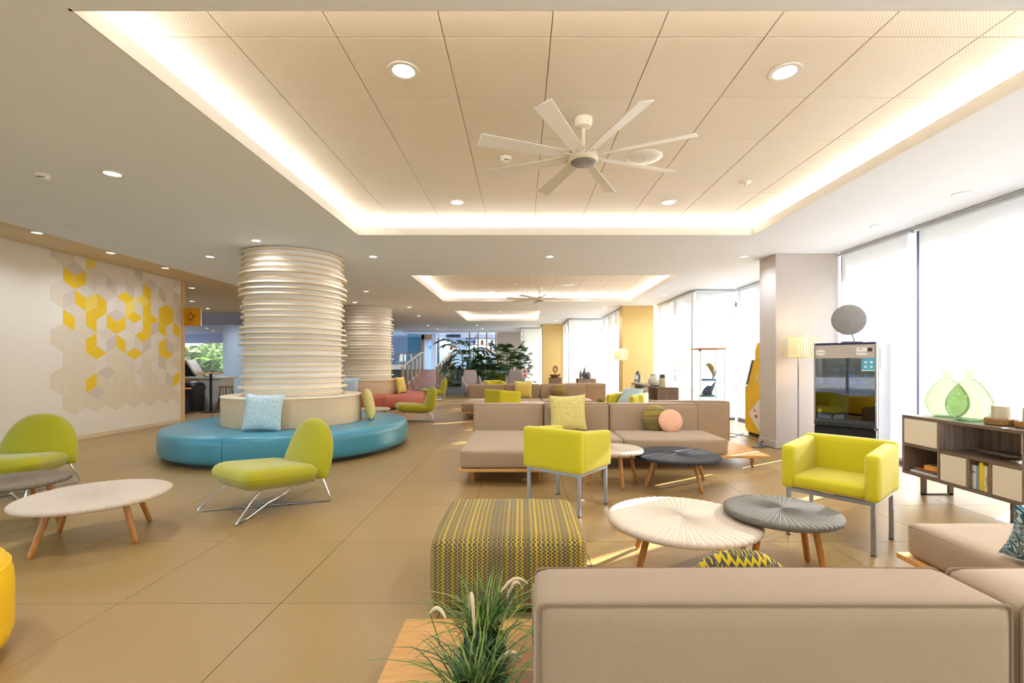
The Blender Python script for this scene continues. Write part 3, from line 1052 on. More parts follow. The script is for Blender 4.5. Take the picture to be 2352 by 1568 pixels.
def ring_column(cx, cy, label):
    t = thing('ring_column', label, 'column', (cx, cy, 0.803), group='ringed columns')
    ob('core', MB().lathe([(.672, 0), (.672, SZ - .803)], 64), 'core_white', t)
    cache = {}
    n = 27
    for i in range(n):
        z = 0.03 + (SZ - .8 - .078) * i / (n - 1)
        r = RADS[(i * 4 + i // 5) % len(RADS)]
        if i > n - 4:
            r = 0.715
        if r not in cache:
            th = .026
            cache[r] = MB().lathe([(.66, 0), (r - .003, 0), (r, .003), (r, th - .003), (r - .003, th), (.66, th)], 72, False).mesh('ring', 30)
        ob('ring', cache[r], 'ring_birch', t, (0, 0, z))
    return t


def round_bench(cx, cy, m, seam, label, start):
    R, r, h = 1.685, 0.95, 0.39
    t = thing('round_bench', label, 'bench', (cx, cy, 0))
    ob('plinth', MB().lathe([(1.0, 0), (R - .10, 0), (R - .10, .06), (1.0, .06)], 64, False).lathe([(R - .10, .06), (1.0, .06)], 64, False), 'base_black', t)
    b = .055
    prof = [(r, .05), (R - .06, .05), (R - .02, .065), (R - .004, .10), (R, .15), (R, h - .10), (R - .008, h - .05), (R - .03, h - .016), (R - .075, h), (r, h), (r, .05)]
    for k in range(3):
        a0 = start + k * 2 * pi / 3 + .002
        ob('seat_section', MB().lathe(prof, 40, False, (0, 0), a0, a0 + 2 * pi / 3 - .004), m, t, smooth=50)
    return t


def drum(cx, cy, label):
    t = thing('drum_backrest', label, 'backrest', (cx, cy, .0))
    R = .968
    ob('drum_wall', MB().lathe([(.66, 0), (R - .02, 0), (R - .02, .39), (R, .392), (R, .775), (R - .004, .782)], 72, False), 'drum_beige', t)
    ob('drum_top', MB().lathe([(.3, .78), (R + .004, .782), (R + .008, .79), (R + .004, .80), (.3, .80)], 72, False), 'ring_birch', t)
    return t


C1, C2 = (-3.48, 7.23), (-4.57, 14.0)
# seam of the near bench: towards the point seen at the front left
sa = atan2(5.66 - C1[1], -3.53 - C1[0])
round_bench(C1[0], C1[1], 'leather_teal', 'seam_teal', 'round turquoise leather bench circling the near ringed column', sa)
round_bench(C2[0], C2[1], 'leather_red', 'seam_teal', 'round terracotta red bench circling the far ringed column', sa + .6)
drum(C1[0], C1[1], 'beige drum backrest rising from the turquoise bench')
drum(C2[0], C2[1], 'beige drum backrest rising from the red bench')
ring_column(C1[0], C1[1], 'near white column wrapped in pale wooden rings above the turquoise bench')
ring_column(C2[0], C2[1], 'far white column wrapped in pale wooden rings above the red bench')


# ------------------------------------------------------------------ cushions
def pillow(label, loc, facing, tilt, size, m, group=None, t=.15, roll=0.0, name='square_cushion'):
    """facing: direction the front looks; tilt: lean back in radians; loc: middle of the lower edge"""
    rz = dirz(*facing)
    mx = Matrix.Rotation(rz, 4, 'Z') @ Matrix.Rotation(-tilt, 4, 'X') @ Matrix.Rotation(radians(90), 4, 'X') @ Matrix.Translation((0, size / 2 * .97, 0)) @ Matrix.Rotation(roll, 4, 'Z')
    o = ob(name, MB().pillow(size, t), m, weld=True, smooth=180)
    o.matrix_world = Matrix.Translation(loc) @ mx
    return tag(o, label, 'cushion', group)


def round_pillow(label, loc, facing, tilt, r, m, group=None, t=.15):
    n = 14
    prof = [(r * sin(pi * i / n), -t / 2 * cos(pi * i / n) * (1 if True else 1)) for i in range(n + 1)]
    prof = [(max(0.0, (abs(sin(pi * i / n)) ** .8) * r), -t / 2 * cos(pi * i / n)) for i in range(n + 1)]
    o = ob('round_cushion', MB().lathe(prof, 36, False), m, smooth=180, weld=True)
    rz = dirz(*facing)
    o.matrix_world = Matrix.Translation(loc) @ Matrix.Rotation(rz, 4, 'Z') @ Matrix.Rotation(-tilt, 4, 'X') @ Matrix.Rotation(radians(90), 4, 'X') @ Matrix.Translation((0, r, 0))
    return tag(o, label, 'cushion', group)


def on_drum(c, ang, tilt=.22):
    d = (cos(ang), sin(ang))
    return (c[0] + d[0] * (.968 + .17), c[1] + d[1] * (.968 + .17), .393), d


p_, d_ = on_drum(C1, atan2(-1.0, .10))
pillow('pale blue maze-print cushion leaning on the front of the near drum', p_, d_, .2, .50, 'maze_blue', roll=-.03)
p_, d_ = on_drum(C1, radians(14))
pillow('gold maze-print cushion leaning on the right of the near drum', p_, d_, .2, .50, 'maze_gold')
p_, d_ = on_drum(C2, radians(-97))
pillow('pale blue cushion leaning on the drum of the red bench', p_, d_, .2, .50, 'maze_blue')
p_, d_ = on_drum(C2, radians(-14))
pillow('plain gold cushion at the right of the red bench', p_, d_, .2, .50, 'plain_gold')


# ------------------------------------------------------------------ modular sofas
def rr_loop(x0, x1, y0, y1, r, z, plane='xy', seg=4):
    pts = []
    for cx, cy, a in ((x1 - r, y1 - r, 0), (x0 + r, y1 - r, pi / 2), (x0 + r, y0 + r, pi), (x1 - r, y0 + r, 1.5 * pi)):
        for i in range(seg + 1):
            t = a + pi / 2 * i / seg
            pts.append((cx + r * cos(t), cy + r * sin(t)))
    if plane == 'xy':
        return [(a, b, z) for a, b in pts]
    return [(a, z, b) for a, b in pts]


def seat_cushion(t, x0, x1, y0, y1, z0=.172, z1=.365):
    s = ob('seat_cushion', MB().cushion(x0, x1, y0, y1, z0, z1, .035, (.004, .006, .022), 9), 'sofa_beige', t, smooth=60)
    lp = rr_loop(x0 + .006, x1 - .006, y0 + .006, y1 - .006, .03, z1 - .022)
    ob('piping', MB().tube(lp, .0045, 6, True), 'sofa_piping', s)
    return s


def back_cushion(t, x0, x1, y0, y1, z0, z1):
    s = ob('back_cushion', MB().cushion(x0, x1, y0, y1, z0, z1, .03, (.004, .012, .012), 9), 'sofa_beige', t, smooth=60)
    for y in (y0 + .008, y1 - .008):
        lp = rr_loop(x0 + .005, x1 - .005, z0 + .005, z1 - .005, .016, y, 'xz')
        ob('piping', MB().tube(lp, .0042, 6, True), 'sofa_piping', s)
    return s


def sofa_leg(t, x, y):
    ob('leg', MB().cyl((x, y, 0), (x, y, .14), .014, .026, 12), 'teak_leg', t)


def board(t, x0, x1, y0, y1):
    return ob('platform_board', MB().rbox(x0, x1, y0, y1, .14, .171, .004, 2), 'oak_board', t)


sofa = thing('modular_sofa', 'beige modular sofa on an oak platform, behind the yellow armchair with its back to us', 'sofa', (1.16, 6.1, 0), group='modular sofas')
ox, oy = 1.16, 6.1
board(sofa, -.66 - ox, .30 - ox, 4.90 - oy, 6.66 - oy)
board(sofa, .303 - ox, 2.98 - ox, 5.62 - oy, 7.62 - oy)
for x, y in ((-.52, 5.06), (.2, 5.06), (-.52, 6.5), (1.2, 5.78), (2.84, 5.78), (.5, 5.78), (2.84, 7.45), (.5, 7.45)):
    sofa_leg(sofa, x - ox, y - oy)
seat_cushion(sofa, -.645 - ox, .295 - ox, 4.915 - oy, 6.41 - oy)
seat_cushion(sofa, .31 - ox, 1.23 - ox, 5.64 - oy, 6.41 - oy)
seat_cushion(sofa, 1.24 - ox, 2.49 - ox, 5.64 - oy, 6.41 - oy)
back_cushion(sofa, -.655 - ox, .30 - ox, 6.42 - oy, 6.63 - oy, .172, .715)
back_cushion(sofa, .31 - ox, 1.20 - ox, 6.42 - oy, 6.63 - oy, .172, .725)
back_cushion(sofa, 1.21 - ox, 2.42 - ox, 6.42 - oy, 6.63 - oy, .172, .72)
back_cushion(sofa, 1.85 - ox, 2.95 - ox, 6.64 - oy, 6.85 - oy, .172, .735)
seat_cushion(sofa, 1.85 - ox, 2.95 - ox, 6.86 - oy, 7.6 - oy)
seat_cushion(sofa, .5 - ox, 1.84 - ox, 6.65 - oy, 7.6 - oy)
DX, DYB = -0.72, 5.75
copy_tree(sofa, (ox + DX, oy + DYB, 0), 0, 'beige modular sofa farther back, with one square and one round cushion')

sc_ = thing('modular_sofa', 'beige modular sofa in the foreground, seen from behind', 'sofa', (1.4, 1.6, 0), group='modular sofas')
ox, oy = 1.4, 1.6
board(sc_, -.50 - ox, 2.19 - ox, 1.0 - oy, 2.04 - oy)
board(sc_, 2.20 - ox, 3.30 - ox, 1.0 - oy, 2.76 - oy)
for x, y in ((-.38, 1.12), (-.38, 1.92), (2.05, 1.12), (2.3, 2.62), (3.2, 2.62), (3.2, 1.12)):
    sofa_leg(sc_, x - ox, y - oy)
seat_cushion(sc_, .045 - ox, 1.15 - ox, 1.31 - oy, 2.02 - oy)
seat_cushion(sc_, 1.16 - ox, 2.2 - ox, 1.31 - oy, 2.02 - oy)
seat_cushion(sc_, 2.22 - ox, 3.28 - ox, 1.31 - oy, 2.72 - oy)
back_cushion(sc_, .035 - ox, 1.15 - ox, 1.09 - oy, 1.30 - oy, .172, .72)
back_cushion(sc_, 1.165 - ox, 2.3 - ox, 1.09 - oy, 1.30 - oy, .172, .72)
back_cushion(sc_, 2.31 - ox, 3.28 - ox, 1.09 - oy, 1.30 - oy, .172, .72)

pillow('gold maze-print cushion on the middle sofa behind the yellow armchair', (.62, 6.22, .372), (-.05, -1), .22, .50, 'maze_gold', roll=.04)
round_pillow('round charcoal and yellow knitted cushion behind the coral one', (1.80, 6.27, .368), (0, -1), .2, .175, 'knit_round')
round_pillow('small round coral maze-print cushion on the middle sofa', (1.955, 6.12, .368), (-.05, -1), .26, .155, 'maze_coral', t=.12)
pillow('plain gold square cushion on the far sofa', (.05, 11.98, .372), (-.05, -1), .22, .46, 'plain_gold')
round_pillow('round olive striped cushion on the far sofa', (.97, 12.02, .368), (0, -1), .2, .18, 'knit_round')
round_pillow('round charcoal and yellow zigzag cushion peeking over the foreground sofa', (.655, 1.475, .385), (0, 1), .25, .175, 'knit_round')
pillow('navy and white maze-print cushion at the right edge of the picture', (2.44, 2.10, .385), (.60, .80), .82, .44, 'maze_navy')

# ------------------------------------------------------------------ knitted pouf, yellow pouf
t = thing('knitted_pouf', 'square pouf in charcoal and yellow zigzag knit beside the foreground sofa', 'pouf', (-.065, 2.76, 0))
ob('body', MB().cushion(-.40, .40, -.375, .375, .012, .385, .055, (.03, .03, .03), 10), 'knit_zigzag', t, smooth=60)
ob('piping', MB().tube(rr_loop(-.392, .392, -.367, .367, .05, .352), .007, 6, True), 'knit_zigzag', t)
ob('base', MB().rbox(-.33, .33, -.31, .31, 0, .02, .004, 1), 'base_black', t)
t = thing('yellow_pouf', 'bright yellow leather pouf cut off by the lower left edge', 'pouf', (-2.63, 1.83, 0))
ob('body', MB().lathe([(0, .03), (.40, .03), (.435, .05), (.45, .10), (.45, .30), (.447, .34), (.438, .38), (.422, .415), (.398, .442), (.365, .462), (.32, .475), (.2, .483), (0, .486)], 64, False), 'leather_yellow', t, weld=True, smooth=60)
ob('seam', MB().tube([(.437 * cos(a * pi / 32), .437 * sin(a * pi / 32), .385) for a in range(64)], .004, 5, True), 'leather_yellow', t)
ob('base', MB().lathe([(0, 0), (.38, 0), (.38, .035), (0, .035)], 32, False), 'base_black', t)


# ------------------------------------------------------------------ yellow box armchairs
def make_armchair(label, loc, rz):
    t = thing('box_armchair', label, 'armchair', loc, rz, 'yellow box armchairs')
    W2, D2 = .30, .275
    ar = .085
    ob('seat', MB().cushion(-W2 + ar - .01, W2 - ar + .01, -D2 + .01, D2 - .08, .365, .455, .025, (0, .006, .014), 8), 'chair_yellow', t, smooth=60)
    ob('backrest', MB().cushion(-W2, W2, D2 - .095, D2, .357, .712, .022, (0, .004, .004), 8), 'chair_yellow', t, smooth=60)
    for s in (-1, 1):
        a = MB().cushion(s * W2 - ar / 2 - s * ar / 2, s * W2 + ar / 2 - s * ar / 2, -D2, D2 - .03, .357, .70, .024, (.004, .004, .004), 8)
        a.v = [(x, y, z - .03 * max(0, (z - .5) / .2) * max(0, (.2 - y) / .45)) for x, y, z in a.v]
        ob('armrest', a, 'chair_yellow', t, smooth=60)
    f = MB()
    q, h = .0135, .027
    fx, fy = .26, .232
    f.box(-fx - q, fx + q, -fy - q, -fy + q, .33, .357).box(-fx - q, fx + q, fy - q, fy + q, .33, .357)
    f.box(-fx - q, -fx + q, -fy + q, fy - q, .33, .357).box(fx - q, fx + q, -fy + q, fy - q, .33, .357)
    ob('seat_frame', f, 'steel', t, smooth=0)
    for sx in (-1, 1):
        for sy in (-1, 1):
            l = ob('leg', MB().rbox(sx * fx - q, sx * fx + q, sy * fy - q, sy * fy + q, .006, .332, .002, 1), 'steel', t)
            ob('foot_cap', MB().box(sx * fx - q, sx * fx + q, sy * fy - q, sy * fy + q, 0, .007), 'black_plastic', l, smooth=0)
    return t


ach = make_armchair('yellow box armchair with steel legs, seen from behind beside the knitted pouf', (.418, 4.241, 0), dirz(.613, .79))
copy_tree(ach, (2.345, 3.465, 0), dirz(-.763, -.646), 'yellow box armchair facing us beside the long sideboard')
copy_tree(ach, (-.40, 10.1, 0), dirz(.80, .60), 'yellow box armchair seen from behind in front of the far sofa')
copy_tree(ach, (2.03, 9.0, 0), dirz(-.72, -.69), 'yellow box armchair with a blue cushion behind the middle sofa')
copy_tree(ach, (-.86, 15.1, 0), dirz(.4, -.92), 'farthest yellow box armchair, behind the far sofa near the grey chairs')
pillow('blue maze-print cushion slumped in the armchair behind the middle sofa', (1.98, 8.92, .46), (-.72, -.69), .75, .46, 'maze_blue')


# ------------------------------------------------------------------ green lounge chairs
def arch(w, h, p=2.3, n=40, base=.03):
    """arched outline: flat foot, rounded shoulders"""
    pts = []
    for i in range(n + 1):
        t = pi * i / n
        x = cos(t)
        y = max(0.0, sin(t))
        pts.append((w / 2 * (abs(x) ** (2 / p)) * (1 if x > 0 else -1), base + (h - base) * y ** (2 / p)))
    for i in range(1, 10):
        u = -1 + 2 * i / 10
        pts.append((w / 2 * u * .97, base - base * (1 - u ** 4)))
    return pts


def rrect(w, d, r, n=8):
    pts = []
    for cx, cy, a in ((w / 2 - r, d / 2 - r, 0), (-w / 2 + r, d / 2 - r, pi / 2), (-w / 2 + r, -d / 2 + r, pi), (w / 2 - r, -d / 2 + r, 1.5 * pi)):
        for i in range(n + 1):
            t = a + pi / 2 * i / n
            pts.append((cx + r * cos(t), cy + r * sin(t)))
    return pts


def make_lounge(label, loc, rz):
    t = thing('lounge_chair', label, 'chair', loc, rz, 'green lounge chairs')
    s = MB().pad(rrect(.72, .68, .12), .20, 6.0, 9)
    # dish the seat: front edge high, rear low
    s.v = [(x * (1 - .10 * (y + .33) / .66), y, z + .30 - .085 * (y + .2) + .03 * (x / .36) ** 2 * (y < 0.4)) for x, y, z in s.v]
    se = ob('seat', s, 'chair_green', t, smooth=70)
    ob('seat_seam', MB().tube([(x * .985 * (1 - .10 * (y * .985 + .33) / .66), y * .985, .318 - .085 * (y * .985 + .2) + .03 * (x / .36) ** 2) for x, y in rrect(.72, .66, .13)], .004, 5, True), 'chair_green', se)
    b = MB().pad(arch(.68, .56), .16, 5.0, 9)
    mx = Matrix.Translation((0, .285, .215)) @ Matrix.Rotation(radians(90 - 20), 4, 'X')
    b.v = [tuple(mx @ Vector((x, y, z - .10 * (x / .33) ** 2 * .6))) for x, y, z in b.v]
    bk = ob('backrest', b, 'chair_green', t, smooth=70)
    sm = [tuple(mx @ Vector((x * .995, y * .995, -.06 * (x / .33) ** 2))) for x, y in arch(.66, .54)[:41]]
    ob('back_seam', MB().tube(sm, .004, 5), 'chair_green', bk)
    ob('under_tray', MB().rbox(-.26, .26, -.24, .28, .222, .246, .01, 1, Matrix.Rotation(-.085, 4, 'X')), 'dark_metal', t)
    w_ = .008
    for sg in (-1, 1):
        path = [(sg * .25, -.16, .238), (sg * .285, -.27, .16), (sg * .33, -.405, .03), (sg * .33, -.415, .015), (sg * .32, -.41, w_),
                (sg * .2, -.25, w_), (0, 0, w_ + (.016 if sg > 0 else 0)), (-sg * .2, .25, w_), (-sg * .33, .395, w_), (-sg * .345, .41, .02),
                (-sg * .33, .40, .06), (-sg * .25, .345, .30)]
        ob('wire_leg', MB().tube(path, w_, 8), 'chrome', t)
    return t


lch = make_lounge('olive green lounge chair on wire legs in front of the turquoise bench', (-2.27, 4.20, 0), dirz(-.56, -.83))
copy_tree(lch, (-4.94, 4.55, 0), dirz(.30, -.954), 'olive green lounge chair at the left edge behind the dark wicker table')
copy_tree(lch, (-2.40, 10.35, 0), dirz(-.93, -.37), 'olive green lounge chair beside the red bench, nearer of the two')
copy_tree(lch, (-3.05, 16.0, 0), dirz(-.95, -.31), 'olive green lounge chair near the ramp, farther of the two')


# ------------------------------------------------------------------ wicker tables
def wicker_top(r, th=.042):
    n, spokes = 224, 56
    prof = [(.0, 0), (.02, .002), (.2, .001), (.4, 0), (.6, 0), (.8, -.001), (.94, -.003), (.985, -.010), (1.0, -.020), (.992, -th + .006), (.96, -th), (.5, -th), (0, -th)]
    vs, fs = [], []
    for j, (q, z) in enumerate(prof):
        for i in range(n):
            t_ = 2 * pi * i / n
            amp = .0055 * min(1, q * 4) * (1 - .5 * q) if j < 9 else .0
            rr = r * q * (1 + (.006 * cos(spokes * t_) if j in (7, 8, 9) else 0))
            vs.append((rr * cos(t_), rr * sin(t_), z + amp * (cos(spokes * t_) - 1) * .5))
    for j in range(len(prof) - 1):
        for i in range(n):
            i2 = (i + 1) % n
            fs.append((j * n + i, j * n + i2, (j + 1) * n + i2, (j + 1) * n + i))
    return MB().add(vs, fs)


def make_table(label, loc, r, h, m, a0=.3, tilt=.08):
    t = thing('wicker_table', label, 'table', loc, 0, 'round wicker tables')
    ob('tabletop', wicker_top(r), m, t, (0, 0, h), weld=True, smooth=60)
    f = MB()
    q = r * .62
    for k in range(2):
        a = a0 + k * pi / 2
        d = Vector((cos(a), sin(a), 0))
        f.cyl(d * -q + Vector((0, 0, h - .055)), d * q + Vector((0, 0, h - .055)), .012, n=8)
    ob('cross_bar', f, 'teak_leg', t)
    for k in range(4):
        a = a0 + k * pi / 2
        d = Vector((cos(a), sin(a), 0))
        top = d * q + Vector((0, 0, h - .043))
        bot = d * (q + tilt + .02) + Vector((0, 0, .018))
        ob('leg', MB().tube([top, top.lerp(bot, .5), bot, bot + (bot - top).normalized() * .010, bot + (bot - top).normalized() * .016], .02, 14,
                            radii=[.0205, .019, .0175, .014, .006]), 'teak_leg', t, smooth=60)
    return t


make_table('large round white wicker table on the left with splayed wooden legs', (-3.1, 3.43, 0), .45, .335, 'rattan_white', radians(-15))
make_table('small dark taupe wicker table cut off by the left edge', (-3.90, 3.62, 0), .325, .39, 'rattan_taupe', radians(20), .05)
make_table('large white wicker table with a streak of sunlight in front of the foreground sofa', (.995, 2.91, 0), .455, .335, 'rattan_white', radians(30))
make_table('small grey wicker table overlapping the sunlit white one', (1.595, 2.885, 0), .328, .39, 'rattan_grey', radians(-62), .05)
make_table('small white wicker table behind the yellow armchair', (.965, 4.98, 0), .325, .385, 'rattan_white', radians(12), .05)
make_table('large black wicker table in front of the middle sofa', (1.63, 4.97, 0), .452, .33, 'rattan_black', radians(-68))
make_table('small white wicker table between the two round benches', (-2.93, 9.33, 0), .325, .385, 'rattan_white', .2, .05)
make_table('small white wicker table in front of the far sofa', (.25, 10.75, 0), .325, .385, 'rattan_white', .1, .05)

# ------------------------------------------------------------------ ceiling fittings
def downlight(label, x, y, z, r=.075, power=1.0, group='recessed downlights', warm=(.87, .95, 1.10)):
    t = thing('downlight', label, 'downlight', (x, y, z), 0, group)
    ob('rim', MB().lathe([(r * .70, -.004), (r * .78, -.008), (r, -.006), (r, 0), (r * .70, 0)], 28, False), 'white_plastic', t)
    ob('lens', MB().lathe([(0, -.003), (r * .72, -.003), (r * .72, -.001), (0, -.001)], 24, False), 'lamp_glow', t)
    if power > 0:
        ld = bpy.data.lights.new('downlight_lamp', 'SPOT')
        ld.energy = SPOT_W * power
        ld.color = warm
        ld.spot_size = radians(150)
        ld.spot_blend = 1.0
        ld.shadow_soft_size = .06
        lo = bpy.data.objects.new('downlight_lamp', ld)
        COL.objects.link(lo)
        lo.parent = t
        lo.location = (0, 0, -.02)
    return t


DL = [
    ('large downlight in the near tiled recess, front left', -.734, 2.936, TZ, .095, 1.2),
    ('large downlight in the near tiled recess, front right', 1.655, 2.949, TZ, .095, 1.2),
    ('downlight in the near tiled recess, rear left below the fan', -.727, 5.34, TZ, .095, 1.2),
    ('downlight in the near tiled recess, rear right', 1.676, 5.34, TZ, .095, 1.2),
    ('downlight in the middle recess, rear left', -.75, 12.1, TZ, .09, 1.2),
    ('downlight in the middle recess, rear right', 1.68, 12.1, TZ, .09, 1.2),
    ('oval-looking downlight at upper left beside the smoke detector', -3.52, 4.05, SZ, .085, 1.4),
    ('downlight over the aisle, nearest of three along the patterned wall', -6.58, 6.39, LZ, .075, .8),
    ('downlight over the aisle, second of three along the patterned wall', -6.60, 7.56, LZ, .075, .8),
    ('downlight over the aisle, third of three along the patterned wall', -6.64, 8.77, LZ, .075, .8),
    ('downlight in front of the near ringed column', -3.53, 6.26, SZ, .075, .9),
    ('downlight left of the near ringed column', -4.77, 7.21, SZ, .075, .9),
    ('downlight right of the near ringed column', -2.27, 7.21, SZ, .075, 1.0),
    ('downlight in the middle of the ceiling band between the recesses', .44, 7.21, SZ, .075, 1.0),
    ('downlight at the left of the cream pillar top', 3.41, 7.21, SZ, .075, .8),
    ('downlight by the right windows, second from the right edge', 4.24, 5.6, SZ, .075, .7),
    ('downlight by the right windows, nearest the right edge', 4.25, 4.54, SZ, .075, .7),
    ('downlight between the two ringed columns', -3.53, 10.7, SZ, .075, 1.0),
    ('downlight just in front of the far ringed column', -4.48, 12.66, SZ, .075, 1.0),
    ('downlight right of the far ringed column', -3.27, 13.75, SZ, .075, 1.0),
    ('downlight left of the smallest recess', -3.55, 16.3, SZ, .075, 1.0),
    ('downlight above the ramp, nearer one', -4.06, 20.5, SZ, .075, 1.0),
    ('downlight above the ramp, farther one', -4.02, 22.6, SZ, .075, 1.0),
    ('downlight above the palms, nearer one', -1.9, 20.3, SZ, .075, .8),
    ('downlight above the palms, farther one', -1.85, 22.4, SZ, .075, .8),
    ('downlight beside the middle recess, near the right windows', 3.43, 11.2, SZ, .075, .7),
    ('downlight in front of the near yellow pillar', 3.44, 12.6, SZ, .075, .7),
    ('downlight left of the near yellow pillar', 2.46, 13.75, SZ, .075, .7),
    ('downlight in front of the farthest yellow pillar', 1.36, 18.1, SZ, .075, .7),
    ('downlight over the cafe opening, nearest one', -7.78, 11.1, LZ, .075, 2.0),
    ('downlight over the cafe opening, second one', -9.45, 13.5, LZ, .075, 2.0),
    ('downlight over the cafe opening, third one', -10.2, 15.3, LZ, .075, 2.0),
    ('downlight in the blue cafe ceiling, left one', -12.1, 18.1, 2.62, .075, 2.0),
    ('downlight in the blue cafe ceiling, right one', -12.9, 19.7, 2.62, .075, .7),
]
for d in DL:
    downlight(d[0], d[1], d[2], d[3] + .0001, d[4], d[5])
for w_, x, y in (('far left', -5.0, 1.2), ('far left rear', -5.0, -2.0), ('left of the lens', -1.5, .6), ('right of the lens', 1.5, .6), ('rear left', -1.5, -2.4), ('rear right', 1.5, -2.4), ('left beside the yellow pouf', -3.3, 1.8)):
    downlight('added unseen downlight above and behind the camera, %s' % w_, x, y, SZ + .0001, .085, 1.4, 'added downlights behind the camera')  # out-of-view lamps added to light the room near the camera
for w_, x, y in (('left', -7.5, 26.5), ('middle', -4.5, 26.6), ('right', -2.2, 26.5), ('leftmost', -8.2, 25.4), ('front', -6.0, 25.2)):
    downlight('added cool downlight over the raised spa area, %s one' % w_, x, y, SZ + .0001, .085, 3.0, 'added downlights over the spa area', (.75, .9, 1.0))  # cool lamps added to brighten the spa


def detector(label, x, y, z):
    t = thing('smoke_detector', label, 'smoke detector', (x, y, z), .4, 'smoke detectors')
    ob('base', MB().lathe([(0, 0), (.052, 0), (.054, -.008), (.052, -.02), (0, -.02)][::-1], 28, False), 'cream_paint', t)
    ob('head', MB().lathe([(0, -.045), (.03, -.045), (.04, -.038), (.043, -.02), (0, -.02)], 28, False), 'white_plastic', t)
    ob('slot', MB().lathe([(.0412, -.037), (.0432, -.030)], 20, False, (0, 0), -2.2, -.9), 'black_plastic', t)
    return t


detector('smoke detector on the tiled recess left of the near fan', -.14, 4.18, TZ)
detector('smoke detector at the upper left corner of the picture', -4.14, 4.07, SZ)
detector('smoke detector on the middle recess left of the far fan', -.12, 10.9, TZ)
detector('smoke detector on the smallest recess', -.78, 16.6, TZ)
detector('smoke detector over the cafe opening', -8.4, 13.6, LZ)


def ceil_disc(label, x, y, r=.16):
    t = thing('ceiling_speaker', label, 'ceiling speaker', (x, y, TZ), 0, 'ceiling speakers')
    ob('grille', MB().lathe([(0, -.02), (r * .5, -.019), (r * .9, -.012), (r, 0), (0, 0)], 36, False), 'white_plastic', t)
    ob('rivet', MB().lathe([(0, -.0225), (.006, -.0215), (.006, -.018)], 10, False), 'satin_grey', t)
    return t


ceil_disc('round white ceiling speaker behind a blade of the near fan', 1.09, 4.17)
ceil_disc('round white ceiling speaker on the middle recess', 1.07, 10.9)
for lab, x, y in (('small round sensor at the right of the near recess', 2.26, 4.75), ('small round sensor at the right of the middle recess', 2.26, 12.05)):
    t = thing('ceiling_sensor', lab, 'sensor', (x, y, TZ))
    ob('housing', MB().lathe([(0, -.02), (.03, -.02), (.055, -.006), (.055, 0), (0, 0)], 24, False), 'white_plastic', t)
    ob('lens', MB().lathe([(0, -.026), (.012, -.024), (.016, -.018)], 12, False), 'satin_grey', t)


def make_fan(label, loc, rz):
    t = thing('ceiling_fan', label, 'ceiling fan', loc, rz, 'ceiling fans')
    ob('canopy', MB().lathe([(.0, 0), (.068, 0), (.068, -.03), (.055, -.06), (.025, -.075), (0, -.075)], 32, False), 'cream_paint', t)
    ob('down_rod', MB().cyl((0, 0, -.07), (0, 0, -.27), .013, n=12), 'cream_paint', t)
    ob('motor_housing', MB().lathe([(0, -.21), (.02, -.21), (.05, -.245), (.10, -.262), (.112, -.275), (.112, -.31), (.10, -.325), (0, -.325)], 40, False), 'cream_paint', t)
    ob('light_cover', MB().lathe([(0, -.338), (.08, -.336), (.092, -.328), (.098, -.322), (0, -.322)], 36, False), 'satin_grey', t)
    bl = MB().rbox(.10, .80, -.055, .055, -.004, .004, .003, 1)
    bl.v = [(x, y * (.72 + .38 * (x - .1) / .7), z) for x, y, z in bl.v]
    mx = Matrix.Translation((0, 0, -.282)) @ Matrix.Rotation(radians(16), 4, 'X')
    bl.v = [tuple(mx @ Vector(v)) for v in bl.v]
    me = bl.mesh('blade')
    ir = MB().rbox(.08, .16, -.018, .018, -.29, -.281, .002, 1).mesh('blade_iron')
    for k in range(8):
        b = ob('blade', me, 'white_plastic', t, rot=(0, 0, k * pi / 4))
        ob('blade_iron', ir, 'white_plastic', b)
    return t


fan = make_fan('white eight-blade ceiling fan in the near recess', (.465, 3.52, TZ), radians(20))
copy_tree(fan, (.45, 11.35, TZ), radians(8), 'white eight-blade ceiling fan in the middle recess')


